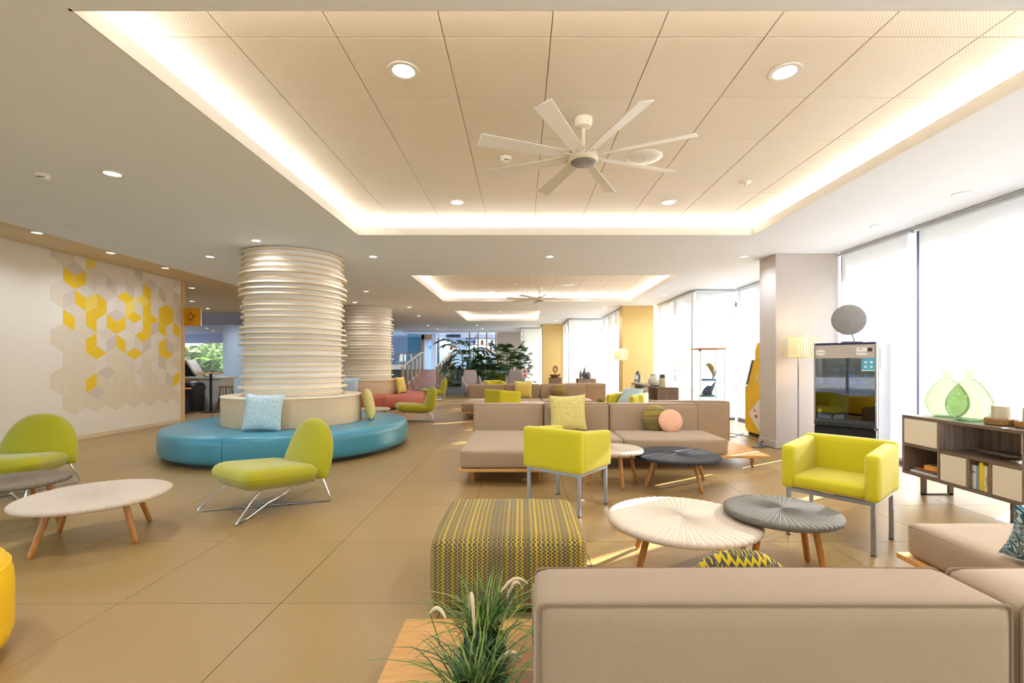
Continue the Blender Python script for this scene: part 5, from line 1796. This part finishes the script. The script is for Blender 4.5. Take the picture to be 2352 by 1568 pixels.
def grass_planter(label, loc, w_, d_, h, n, plumes, seed, cluster=1.0, boxwood=True):
    rg = random.Random(seed)
    t = thing('grass_planter', label, 'potted plant', loc)
    ob('trough', MB().rbox(-w_ / 2, w_ / 2, -d_ / 2, d_ / 2, 0, .07, .006, 1), 'oak_board', t)
    ob('soil', MB().box(-w_ / 2 + .01, w_ / 2 - .01, -d_ / 2 + .01, d_ / 2 - .01, .066, .075), 'soil', t, smooth=0)
    for m, frac in (('leaf_green', .5), ('leaf_olive', .3), ('leaf_dark', .2)):
        g = MB()
        for i in range(int(n * frac)):
            a = rg.uniform(0, 2 * pi)
            cl_ = -.25 if rg.random() < .5 else .28
            b = (rg.gauss(0, .22) * w_ * .7, cl_ * d_ + rg.gauss(0, .08) * d_, .07)
            blade_strip(g, b, (cos(a), sin(a)), h * rg.uniform(.55, 1.05), rg.uniform(.25, 1.15), rg.uniform(.005, .009))
        ob('grass_blades', g, m, t, smooth=60)['kind'] = 'stuff'
    if boxwood:
        f = MB()
        for i in range(1500):
            a, e, rr = rg.uniform(0, 2 * pi), rg.uniform(-.2, 1.4), rg.uniform(.6, 1)
            c = Vector((cos(a) * cos(e) * w_ * .55 * rr, sin(a) * cos(e) * d_ * .42 * rr, .08 + h * .34 * max(0, sin(e)) * rr))
            q = Vector((rg.uniform(-1, 1), rg.uniform(-1, 1), rg.uniform(-.3, 1))).normalized()
            s_ = q.orthogonal().normalized()
            l = rg.uniform(.008, .014)
            f.add([c, c + q * l + s_ * l * .5, c + q * l * 2, c + q * l - s_ * l * .5], [(0, 1, 2, 3)])
        ob('boxwood_leaves', f, 'leaf_box', t, smooth=0)['kind'] = 'stuff'
    for (x, y, z, dx, dy, bend) in plumes:
        p = []
        for i in range(9):
            u = i / 8
            p.append((x + dx * u, y + dy * u, z + bend * sin(pi * u * .9) + .0 * u))
        ob('plume', MB().tube(p, .008, 8, radii=[.003, .005, .006, .0065, .0065, .006, .0055, .0045, .002]), 'plume', t, smooth=70)
        ob('stalk', MB().tube([(x * .4, y * .6, .07), (x * .75, y * .85, z * .6), (x, y, z)], .0018, 5), 'leaf_green', t)
    return t


grass_planter('potted grass with boxwood and pale plumes on the platform beside the foreground sofa', (-.135, 1.52, .171), .16, .62, .32, 330,
              [(-.16, .0, .30, .06, -.05, .03), (-.02, .05, .19, -.03, .10, .12), (.06, -.05, .17, .08, .0, .035), (.06, .2, .27, .10, .04, .04), (.08, .25, .22, .06, .05, .05), (.10, -.14, .13, .05, -.02, .03)], 4)
grass_planter('small pot of pale grass on the platform of the far sofa', (1.97, 11.72, .171), .22, .26, .24, 120, [], 6, boxwood=False)
grass_planter('tuft of grass in a pot beside the far walnut cabinet', (.5, 16.9, 0), .2, .2, .75, 90, [], 8, boxwood=False)


# ------------------------------------------------------------------ palms
def frond_mesh(name, length, leaf, n, fan=False, seed=0):
    rg = random.Random(seed)
    f = MB()
    spine = []
    for i in range(11):
        u = i / 10
        spine.append(Vector((length * (u - .18 * u ** 3), 0, length * (.42 * u - .62 * u ** 2.2))))
    f.tube(spine, .01, 5, radii=[.011 * (1 - .85 * i / 10) for i in range(11)])

    def leaf_at(p, dv, l, w_):
        s_ = dv.cross(Vector((0, 0, 1)))
        s_ = s_.normalized() if s_.length > 1e-4 else Vector((0, 1, 0))
        tip = p + dv * l + Vector((0, 0, -.28 * l))
        mid = p + dv * l * .5 + Vector((0, 0, -.03 * l))
        f.add([p, mid + s_ * w_, tip, mid - s_ * w_, mid + Vector((0, 0, w_ * .3))], [(0, 1, 4), (1, 2, 4), (2, 3, 4), (3, 0, 4)])

    if fan:
        tip = spine[-1]
        for i in range(n):
            a = -1.5 + 3.0 * i / (n - 1)
            leaf_at(tip, Vector((cos(a), sin(a), .15 + .1 * rg.uniform(-1, 1))).normalized(), leaf * rg.uniform(.8, 1.05), leaf * .075)
    else:
        for i in range(n):
            u = .22 + .78 * i / (n - 1)
            k = min(9, int(u * 10))
            p = spine[k].lerp(spine[k + 1], u * 10 - k)
            d = (spine[k + 1] - spine[k]).normalized()
            for sg in (-1, 1):
                dv = (d * .75 + Vector((0, sg * .8, .05))).normalized()
                leaf_at(p, dv, leaf * (1 - .55 * abs(u - .5)) * rg.uniform(.85, 1.1), leaf * .085)
    return f.mesh(name, 0)


FR = [frond_mesh('frond', 1.0, .36, 16, False, 1), frond_mesh('frond', 1.0, .40, 13, False, 2), frond_mesh('frond', .8, .50, 15, True, 3), frond_mesh('frond', .7, .54, 17, True, 4)]


def palm(label, loc, h, size, kinds, n, m, seed, spread=.25, cat='palm', name='indoor_palm', stems=5, zlo=.35):
    rg = random.Random(seed)
    t = thing(name, label, cat, loc)
    tr = MB()
    for k in range(stems):
        a = rg.uniform(0, 6.28)
        q = spread * rg.uniform(.2, 1)
        tr.tube([(q * .5 * cos(a), q * .5 * sin(a), 0), (q * cos(a), q * sin(a), h * .5), (q * 1.3 * cos(a), q * 1.3 * sin(a), h * rg.uniform(.7, 1))], .02, 6)
    ob('stems', tr, 'bark', t)
    for k in range(n):
        a = 2.4 * k + rg.uniform(-.3, .3)
        z = h * (zlo + (1 - zlo) * ((k + .5) / n))
        q = spread * rg.uniform(.3, 1.2)
        s_ = size * rg.uniform(.75, 1.1)
        pitch = -rg.uniform(-.25, .75) * (1 if k < n * .7 else 1.3)
        o = ob('frond', FR[kinds[k % len(kinds)]], m if rg.random() < .8 else 'leaf_green', t, (q * cos(a), q * sin(a), z), (rg.uniform(-.2, .2), pitch, a))
        o.scale = (s_, s_, s_)
    return t


pb = struct('planter_bed', MB().rbox(-3.1, .0, 19.2, 22.9, 0, .32, .01, 1), 'stone_wash', label='raised planting bed with tropical plants')
ob('bed_soil', MB().box(-3.0, -.1, 19.3, 22.8, .32, .34), 'soil', pb, smooth=0)
ob('glass_guard', MB().box(-3.05, .05, 19.12, 19.14, .3, .98), 'glass_teal', pb, smooth=0)
palm('tall feathery palm arching over the left grey chair', (-2.35, 20.4, .34), 1.5, 1.1, [0, 1], 26, 'leaf_dark', 11, .3)
palm('dense fan palm before the white blind, the tallest on the right', (-.55, 20.3, .34), 1.5, .62, [2, 3, 2], 150, 'leaf_dark', 12, .55, stems=9, zlo=.2)
palm('low feathery palm in the middle of the planting bed', (-1.45, 20.6, .34), .95, .8, [0, 2, 1], 40, 'leaf_green', 13, .4)
palm('bushy green plant at the left of the planting bed', (-2.6, 19.9, .34), .6, .5, [2, 1], 44, 'leaf_green', 14, .3, 'plant', 'leafy_plant', 4, .15)
palm('bushy dark plant between the grey chairs', (-1.3, 19.7, .34), .45, .55, [2, 3], 50, 'leaf_dark', 15, .45, 'plant', 'leafy_plant', 4, .1)
palm('bushy plant under the fan palm beside the right grey chair', (-.5, 19.75, .34), .5, .5, [2, 3, 1], 44, 'leaf_green', 16, .4, 'plant', 'leafy_plant', 4, .1)
# seen through the cafe window
for i, (x, y, h) in enumerate(((-17.3, 24.2, 1.5), (-16.2, 24.6, 2.0), (-14.9, 24.1, 1.5))):
    palm(('palm outside the cafe window, left one', 'palm outside the cafe window, middle and tallest', 'palm outside the cafe window, right one')[i],
         (x, y, -.14), h, 1.5, [0, 1], 46, 'leaf_green', 20 + i, .4, 'palm', 'garden_palm', 5, .15)
# dragon trees outside the right windows: their shadows fall on the blinds
for i, (x, y, h, sd_) in enumerate(((5.4, 13.2, 3.1, 31), (4.9, 12.1, 2.6, 32), (4.4, 18.2, 2.9, 33), (3.6, 19.2, 2.8, 34))):
    palm(('dragon tree outside, throwing the branching shadow on the blinds beside the near yellow pillar', 'smaller dragon tree outside the blinds behind the walnut sideboards',
          'palm outside the blinds beyond the near yellow pillar', 'palm outside the blind behind the grey vases')[i],
         (x, y, -.14), h, .5, [3, 2], 22, 'leaf_dark', sd_, .35, 'tree', 'garden_tree', 6, .3)


# ------------------------------------------------------------------ grey wing chairs, no-entry sign
def grey_chair(label, loc, rz):
    t = thing('wing_chair', label, 'armchair', loc, rz, 'grey wing chairs')
    mx = Matrix.Translation((0, .24, .36)) @ Matrix.Rotation(radians(90 - 9), 4, 'X')
    ob('backrest', MB().pad([(-.33, 0), (-.30, .30), (-.24, .66), (.24, .66), (.30, .30), (.33, 0)], .12, 8.0, 8, mx), 'grey_felt', t, smooth=60)
    ob('seat', MB().cushion(-.32, .32, -.30, .27, .28, .44, .05, (0, .01, .02), 8), 'grey_felt', t, smooth=60)
    for s in (-1, 1):
        w_ = MB().pad([(-.28, .22), (-.24, .46), (.08, .56), (.24, .80), (.32, .34), (.1, .18)], .09, 6.0, 7, Matrix.Translation((s * .335, 0, 0)) @ Matrix.Rotation(radians(90), 4, 'Z') @ Matrix.Rotation(radians(90), 4, 'X'))
        ob('wing', w_, 'grey_felt', t, smooth=60)
        for sy in (-1, 1):
            ob('leg', MB().cyl((s * .27, sy * .24, 0), (s * .22, sy * .19, .29), .012, .02, 10), 'teak_leg', t)
    return t


gch = grey_chair('grey felt wing chair at the left in front of the planting bed', (-1.8, 17.55, 0), .45)
copy_tree(gch, (-.23, 17.6, 0), -.1, 'grey felt wing chair at the right in front of the planting bed')
sg = thing('warning_sign', 'white sign with a red ring and a red bar on the glass guard', 'sign', (.14, 19.05, .70))
ob('panel', MB().rbox(-.10, .10, 0, .008, 0, .34, .002, 1), 'sticker_white', sg)
ob('red_ring', MB().tube([(.075 * cos(a * pi / 16), -.002, .225 + .075 * sin(a * pi / 16)) for a in range(32)], .011, 6, True), 'logo_red', sg)
ob('bird_mark', MB().pad([(.03 * cos(a * pi / 8) + .006, .225 + .042 * sin(a * pi / 8)) for a in range(16)], .006, 2.4, 4, Matrix.Rotation(radians(90), 4, 'X')), 'ink_dark', sg)
ob('red_bar', MB().box(-.088, .088, -.003, .001, .015, .095), 'logo_red', sg, smooth=0)
ob('stem', MB().box(-.02, .02, .002, .01, -.70, .01), 'alu', sg, smooth=0)

# ------------------------------------------------------------------ ramp and raised spa area
ZP = .90
pl = struct('spa_platform', MB().box(-9, -.1, 24.35, 29.5, 0, ZP), 'stone_wash', smooth=0, label='raised floor of the spa area')
ob('platform_edge', MB().box(-9, -3.4, 24.30, 24.40, ZP, ZP + .03), 'dark_metal', pl, smooth=0)
ob('spa_plinth', MB().box(-9, -.2, 27.9, 28.6, ZP, ZP + .28), 'plaster_tan_and_bounce', pl, smooth=0)
RX0, RX1, RY0, RY1 = -5.15, -3.55, 19.9, 24.34
rp_ = MB()
rp_.prism([(RY0, 0), (RY1, 0), (RY1, ZP), (RY0, .10)], RX0, RX1, MXP)
ramp = struct('ramp', rp_, 'soil', smooth=0, label='wooden ramp with glass-sided railings')
nb = 22
for i in range(nb):
    u = (i + .5) / nb
    ang = atan2(ZP - .10, RY1 - RY0)
    yy, zz = RY0 + (RY1 - RY0) * u, .10 + (ZP - .10) * u + .012
    ln = (RY1 - RY0) / nb / cos(ang) - .012
    ob('plank', MB().rbox(RX0 - .02 - (RX0 + RX1) / 2, RX1 + .02 - (RX0 + RX1) / 2, -ln / 2, ln / 2, -.012, .012, .003, 1), 'brown_deck', ramp, ((RX0 + RX1) / 2, yy, zz), (ang, 0, 0))
ob('ramp_landing', MB().rbox(-5.4, -3.3, 18.7, RY0, 0, .10, .006, 1), 'brown_deck', ramp)


def railing(label, x, y0, y1, flat=None):
    t = thing('ramp_railing', label, 'railing', (x, y0, 0), 0, 'ramp railings')
    n = 6
    for i in range(n):
        u = i / (n - 1)
        y = (y1 - y0) * u
        z = .12 + (ZP - .10) * max(0, min(1, (y + y0 - RY0) / (RY1 - RY0)))
        p = ob('post', MB().rbox(-.05, .05, y - .025, y + .025, z - .02, z + .92, .004, 1), 'ring_birch', t)
    path = []
    for i in range(17):
        u = -.06 + 1.06 * i / 16
        y = (y1 - y0) * u
        z = .12 + (ZP - .10) * max(0, min(1, (y + y0 - RY0) / (RY1 - RY0))) + .95 - .05 * (u > .93) * (u - .93) / .07
        path.append((0, y, z))
    ob('handrail', MB().tube(path, .035, 8), 'ring_birch', t)
    gz = lambda y: .12 + (ZP - .10) * max(0, min(1, (y + y0 - RY0) / (RY1 - RY0)))
    L_ = y1 - y0
    for k in range(n - 1):
        ya, yb = L_ * k / (n - 1) + .05, L_ * (k + 1) / (n - 1) - .05
        ob('glass_infill', MB().add([(-.004, ya, gz(ya) + .08), (-.004, yb, gz(yb) + .08), (-.004, yb, gz(yb) + .82), (-.004, ya, gz(ya) + .82),
                                     (.004, ya, gz(ya) + .08), (.004, yb, gz(yb) + .08), (.004, yb, gz(yb) + .82), (.004, ya, gz(ya) + .82)],
                                    [(0, 1, 2, 3), (7, 6, 5, 4), (0, 4, 5, 1), (1, 5, 6, 2), (2, 6, 7, 3), (3, 7, 4, 0)]), 'glass_clear', t, smooth=0)
    return t


railing('pale wooden railing on the left side of the ramp', RX0 + .06, 20.2, 24.3)
railing('pale wooden railing on the right side of the ramp', RX1 - .06, 20.2, 24.3)


def level_rail(label, x0, x1, y):
    t = thing('platform_railing', label, 'railing', (x0, y, ZP), 0, 'platform railings')
    n = max(2, int((x1 - x0) / .75) + 1)
    for i in range(n):
        x = (x1 - x0) * i / (n - 1)
        ob('post', MB().rbox(x - .025, x + .025, -.025, .025, 0, .82, .004, 1), 'ash_trim', t)
    ob('handrail', MB().rbox(-.03, x1 - x0 + .03, -.035, .035, .82, .87, .008, 1), 'ash_trim', t)
    ob('glass_infill', MB().box(0, x1 - x0, -.004, .004, .08, .78), 'glass_clear', t, smooth=0)
    return t


level_rail('level railing of the raised floor left of the ramp', -8.9, RX0 - .05, 24.5)
level_rail('level railing of the raised floor right of the ramp', RX1 + .05, -1.3, 24.5)
# blue washed wall with black rocks below the platform
mw = struct('pond_wall', MB().box(-3.4, -1.3, 23.0, 23.1, 0, ZP - .02), 'stone_wash', label='grey-blue wall of the small rock pond')
rr_ = random.Random(9)
for i, (x, r) in enumerate(((-3.15, .34), (-2.7, .22), (-2.3, .3), (-1.9, .24))):
    bm = bmesh.new()
    bmesh.ops.create_icosphere(bm, subdivisions=2, radius=1)
    for v in bm.verts:
        v.co *= rr_.uniform(.8, 1.15)
        v.co.x *= r * 1.5
        v.co.y *= r
        v.co.z = max(v.co.z * r, -.02)
    m_ = MB()
    m_.frombm(bm)
    bm.free()
    tag(ob('pond_rock', m_, 'rock_black', None, (x, 22.55, .02), smooth=0), ('black rock beside the foot of the ramp, leftmost and largest', 'black rock in the pond, second from the ramp', 'black rock in the pond, third from the ramp', 'black rock in the pond nearest the left grey chair')[i], 'rock', 'pond rocks')

# spa furnishings
gp = thing('glass_screen', 'tall teal glass screen in the spa behind the level railing', 'glass screen', (-6.4, 26.6, ZP))
ob('pane', MB().box(0, .75, 0, .012, 0, 2.0), 'glass_teal', gp, smooth=0)
ob('edge_profile', MB().box(-.012, 0, -.01, .022, 0, 2.0).box(0, .75, -.01, .022, 1.98, 2.0), 'picture_blue', gp, smooth=0)
dr = struct('door_1', MB().box(-.38, -.24, 0, .12, 0, 2.0).box(.24, .38, 0, .12, 0, 2.0).box(-.38, .38, 0, .12, 1.72, 2.0), 'pine_shelf', loc=(-5.32, 26.9, ZP), label='wooden door frame of the spa')
ob('door_leaf', MB().rbox(-.24, .24, .04, .08, 0, 1.72, .003, 1), 'paint_blue_and_daylight', dr)
ob('door_stripe', MB().box(-.2, -.14, .034, .041, .1, 1.6), 'sticker_white', dr, smooth=0)
ob('door_emblem', MB().lathe([(0, 0), (.035, 0), (.045, .05), (.03, .09), (.045, .13), (0, .18)], 14, False), 'picture_blue', dr, (.12, .036, 1.2))
ob('door_lamp', MB().box(-.08, .08, -.01, 0, 1.8, 1.98), 'ceramic_gold', dr, smooth=0)
struct('spa_column', MB().rbox(-4.95, -4.70, 26.0, 26.25, ZP, SZ, .01, 1), 'plaster_white', label='slim white column in the spa')
ac = thing('air_grille', 'long dark ventilation grille below the ceiling at the back', 'air grille', (-4.28, 26.95, 2.74))
ob('frame', MB().box(0, .8, 0, .05, 0, .17), 'dark_metal', ac, smooth=0)
for k in range(5):
    ob('slat', MB().rbox(.02, .78, -.012, .004, .02 + k * .03, .038 + k * .03, .002, 1), 'ceramic_grey', ac)
ob('fascia', MB().box(-.6, 1.6, .05, .12, -.02, .17), 'plaster_white', ac, smooth=0)
po = thing('poster', 'framed massage poster on the blue spa wall', 'poster', (-4.22, 27.029, 1.86))
ob('frame', MB().box(0, .64, 0, .02, 0, .48), 'satin_grey', po, smooth=0)
ob('print', MB().box(.012, .628, -.003, .001, .012, .468), 'sticker_white', po, smooth=0)
for m, x, z, a, bq in (('skin_tone', .40, .36, .22, .06), ('skin_tone', .22, .25, .12, .09), ('skin_tone', .45, .20, .10, .05), ('rock_black', .20, .24, .06, .07), ('terracotta', .42, .17, .05, .03), ('terracotta', .07, .39, .05, .025)):
    ob('print_shape', MB().prism([(x + a * cos(i * pi / 12), z + bq * sin(i * pi / 12)) for i in range(24)], 0, .0015, Matrix(((1, 0, 0, 0), (0, 0, -1, -.003), (0, 1, 0, 0), (0, 0, 0, 1)))), m, po)
sw = struct('wall_spa_screen', MB().box(-4.7, -.2, 27.05, 27.15, ZP, SZ), 'paint_blue_and_daylight', smooth=0, label='light blue wall carrying the massage poster')
for lab, m, x, z, a, b in (('green picture panel behind the wooden shelf', 'picture_green', -3.12, 2.72, .3, .3), ('blue picture panel behind the wooden shelf', 'picture_blue', -3.2, 2.42, .62, .36)):
    t = thing('picture_panel', lab, 'picture', (x, 27.029, z))
    ob('board', MB().box(0, a, 0, .02, 0, b), m, t, smooth=0)
    ob('stripe', MB().box(0, a, -.002, 0, b * .45, b * .55), 'sticker_white', t, smooth=0)
# wooden shelf with pots
sh = thing('pot_shelf', 'open wooden shelf with small potted cacti behind the palms', 'shelf', (-2.75, 25.0, ZP))
for x in (0, .46, .92, 1.40):
    ob('upright', MB().rbox(x - .03, x + .03, -.03, .03, 0, 2.0, .004, 1), 'pine_shelf', sh)
for z in (1.0, 1.36, 1.70, .62, .3):
    ob('shelf_board', MB().rbox(-.1, 1.5, -.09, .09, z - .03, z, .004, 1), 'pine_shelf', sh)
for i, (x, z, lab) in enumerate(((.25, 1.36, 'top left'), (.68, 1.36, 'top middle'), (1.2, 1.36, 'top right'), (.25, 1.0, 'second row left'), (1.15, 1.0, 'second row right'))):
    t = thing('cactus_pot', 'little terracotta pot with cactus on the wooden shelf, %s' % lab, 'potted plant', (-2.75 + x, 24.97, ZP + z), 0, 'cactus pots')
    ob('pot', MB().lathe([(0, 0), (.05, 0), (.07, .12), (.075, .15), (.065, .15), (.06, .13), (0, .13)], 16, False), 'terracotta', t)
    ob('cactus', MB().lathe([(0, .12), (.04, .13), (.05, .17), (.035, .22), (0, .24)], 10, False), 'leaf_dark', t)


def cafe_chair(label, loc, rz, m, h=.45, name='white_chair'):
    t = thing(name, label, 'chair', loc, rz)
    ob('seat', MB().rbox(-.21, .21, -.20, .20, h - .03, h, .01, 2), m, t)
    ob('backrest', MB().pad([(-.2, 0), (-.21, .2), (-.16, .4), (.16, .4), (.21, .2), (.2, 0)], .03, 6, 5, Matrix.Translation((0, .2, h)) @ Matrix.Rotation(radians(82), 4, 'X')), m, t)
    for sx in (-1, 1):
        for sy in (-1, 1):
            ob('leg', MB().cyl((sx * .2, sy * .2, 0), (sx * .17, sy * .16, h - .02), .012, n=8), m, t)
    return t


cafe_chair('white chair on the raised floor, left one', (-7.55, 25.5, ZP), .3, 'ceramic_white')
cafe_chair('white chair on the raised floor, right one', (-6.5, 25.4, ZP), -.2, 'ceramic_white')
cafe_chair('white chair on the raised floor beside the teal screen', (-5.75, 25.6, ZP), 2.0, 'ceramic_white')

# ------------------------------------------------------------------ cafe seen through the opening
ct = thing('cafe_counter', 'cafe counter with wooden front and white top seen through the opening', 'counter', (-10.4, 13.0, 0))
ob('wood_front', MB().box(0, 1.50, 0, .6, 0, .84), 'ash_trim', ct, smooth=0)
ob('white_drawer_front', MB().rbox(1.5, 2.1, -.02, .6, .0, .84, .004, 1), 'ceramic_white', ct)
ob('counter_top', MB().rbox(-.05, 2.16, -.06, .66, .84, .885, .006, 1), 'white_plastic', ct)
t = thing('pastry_case', 'glass pastry case with a raised white lid on the cafe counter', 'display case', (-9.35, 13.2, .885))
ob('tray', MB().rbox(0, .62, -.15, .2, 0, .03, .005, 1), 'ceramic_white', t)
ob('glass_front', MB().box(0, .62, -.16, -.152, .02, .16), 'glass_clear', t, smooth=0)
ob('lid', MB().rbox(-.03, .03, -.16, .22, 0, .48, .02, 2, Matrix.Translation((.3, 0, .06)) @ Matrix.Rotation(radians(-32), 4, 'Y')), 'white_plastic', t)
ob('side_cheek', MB().prism([(0, .02), (.32, .02), (.02, .42)], -.15, -.13, Matrix(((1, 0, 0, 0), (0, 0, 1, 0), (0, 1, 0, 0), (0, 0, 0, 1)))), 'black_plastic', t, smooth=0)
for k in range(4):
    ob('pastry', MB().lathe([(0, .03), (.04, .03), (.05, .05), (.035, .075), (0, .085)], 12, False), 'pastry', t, (.1 + k * .13, -.06, 0))
t = thing('cake_dome', 'clear glass cake dome on the cafe counter', 'cake dome', (-8.68, 13.15, .885))
ob('plate', MB().lathe([(0, 0), (.08, 0), (.2, .02), (.2, .03), (0, .03)], 28, False), 'ceramic_white', t)
ob('dome', MB().lathe([(.18, .03), (.18, .10), (.15, .16), (.09, .20), (.02, .215)], 28, False), 'glass_clear', t, smooth=70)
ob('knob', MB().lathe([(.012, .21), (.012, .225), (.028, .24), (.02, .262), (0, .268)], 14, False), 'glass_clear', t)
t = thing('litter_bin', 'black domed litter bin in front of the cafe counter', 'bin', (-8.72, 12.5, 0))
ob('body', MB().lathe([(0, 0), (.25, 0), (.26, .02), (.27, .6), (0, .6)], 28, False), 'bin_black', t)
ob('lid', MB().lathe([(.285, .58), (.285, .64), (.26, .72), (.18, .78), (.05, .80), (0, .80)], 28, False), 'black_plastic', t, smooth=60)
ob('slot', MB().tube([(.2 * sin(a), -.235 * cos(a), .70) for a in (-.7, -.35, 0, .35, .7)], .012, 6), 'alu', t)
t = thing('bar_table', 'tall bar table with round oak top and black pedestal at the cafe opening', 'table', (-8.05, 12.2, 0))
ob('tabletop', MB().lathe([(0, 1.0), (.29, 1.0), (.3, 1.008), (.3, 1.022), (.29, 1.03), (0, 1.03)], 40, False), 'oak_board', t)
ob('pedestal', MB().cyl((0, 0, .012), (0, 0, 1.0), .032, n=16), 'dark_metal', t)
ob('foot_plate', MB().lathe([(0, 0), (.22, 0), (.22, .012), (.05, .02), (0, .02)], 36, False), 'dark_metal', t)


def stool(label, loc, m, h=.65):
    t = thing('bar_stool', label, 'stool', loc, 0, 'hairpin bar stools')
    ob('seat', MB().lathe([(0, h - .03), (.17, h - .03), (.18, h - .02), (.18, h - .006), (.17, h), (0, h)], 28, False), m, t)
    for k in range(4):
        a = pi / 4 + k * pi / 2
        d = Vector((cos(a), sin(a), 0))
        e = Vector((-sin(a), cos(a), 0))
        ob('hairpin_leg', MB().tube([d * .13 + e * .05 + Vector((0, 0, h - .03)), d * .20 + e * .008 + Vector((0, 0, .012)), d * .20 + Vector((0, 0, .006)), d * .20 - e * .008 + Vector((0, 0, .012)), d * .13 - e * .05 + Vector((0, 0, h - .03))], .006, 6), 'dark_metal', t)
    ob('foot_ring', MB().tube([(.155 * cos(a * pi / 12), .155 * sin(a * pi / 12), .27) for a in range(24)], .006, 6, True), 'dark_metal', t)
    return t


stool('bar stool with orange seat next to the patterned wall end', (-8.42, 11.72, 0), 'orange_wood')
stool('bar stool with olive seat right of the black pedestal', (-7.98, 12.72, 0), 'olive_seat')
stool('bar stool farther right, half hidden by the near bench', (-7.75, 13.5, 0), 'olive_seat')
t = thing('navy_bag', 'navy bag with white print standing under the orange stool', 'bag', (-8.42, 11.72, 0))
ob('body', MB().rbox(-.10, .10, -.08, .08, .02, .40, .03, 3), 'bag_navy', t)
ob('print_block', MB().box(-.06, -.01, -.083, -.079, .16, .22).box(.02, .07, -.083, -.079, .16, .22).box(-.09, .09, -.083, -.079, .10, .115), 'sticker_white', t, smooth=0)
ob('handle', MB().tube([(-.05, 0, .39), (-.04, 0, .46), (.04, 0, .46), (.05, 0, .39)], .006, 6), 'bag_navy', t)
t = thing('low_table', 'pale square cafe table behind the bar stools', 'table', (-7.6, 14.9, 0))
ob('tabletop', MB().rbox(-.35, .35, -.35, .35, .72, .75, .006, 1), 'ceramic_white', t)
ob('pedestal', MB().cyl((0, 0, .01), (0, 0, .72), .03, n=12), 'dark_metal', t)
ob('foot_plate', MB().lathe([(0, 0), (.2, 0), (.2, .012), (0, .015)], 28, False), 'dark_metal', t)
cafe_chair('olive cafe chair at the pale square table, left one', (-8.2, 14.8, 0), pi / 2, 'olive_seat', .46, 'cafe_chair')
cafe_chair('olive cafe chair at the pale square table, right one', (-7.4, 15.6, 0), .0, 'olive_seat', .46, 'cafe_chair')

# hanging cafe sign
cs = thing('cafe_sign', 'orange sign with a coffee cup on the end of the patterned wall', 'sign', (-7.325, 10.205, 2.08))
S = .365
ob('panel', MB().rbox(.01, S + .01, -.012, .012, 0, .385, .003, 1), 'sign_orange', cs)
ob('edge_strip', MB().box(S + .01, S + .022, -.013, .013, -.002, .387).box(-.002, .01, -.013, .013, 0.02, .36), 'sticker_white', cs, smooth=0)
cxp = .155
k = .0065
ob('cup_outline', MB().tube([(cxp - .058, -.013, .235), (cxp - .058, -.013, .19), (cxp - .035, -.013, .15), (cxp, -.013, .142), (cxp + .03, -.013, .15), (cxp + .055, -.013, .19), (cxp + .055, -.013, .235)], k, 6, True), 'ink_brown', cs)
ob('cup_handle', MB().tube([(cxp + .055, -.013, .235), (cxp + .085, -.013, .232), (cxp + .092, -.013, .21), (cxp + .08, -.013, .19), (cxp + .055, -.013, .186)], k, 6), 'ink_brown', cs)
ob('saucer_line', MB().tube([(cxp - .065, -.013, .122), (cxp + .07, -.013, .122)], k, 6), 'ink_brown', cs)
for q in (-.02, .015):
    ob('steam_line', MB().tube([(cxp + q - .006, -.013, .255), (cxp + q, -.013, .275), (cxp + q + .002, -.013, .285), (cxp + q + .010, -.013, .305)], k * .9, 6), 'ink_brown', cs)
lettering('BAR Cafetería', .03, 'ink_brown', cs, (cxp + .005, -.0125, .052), (radians(90), 0, 0))
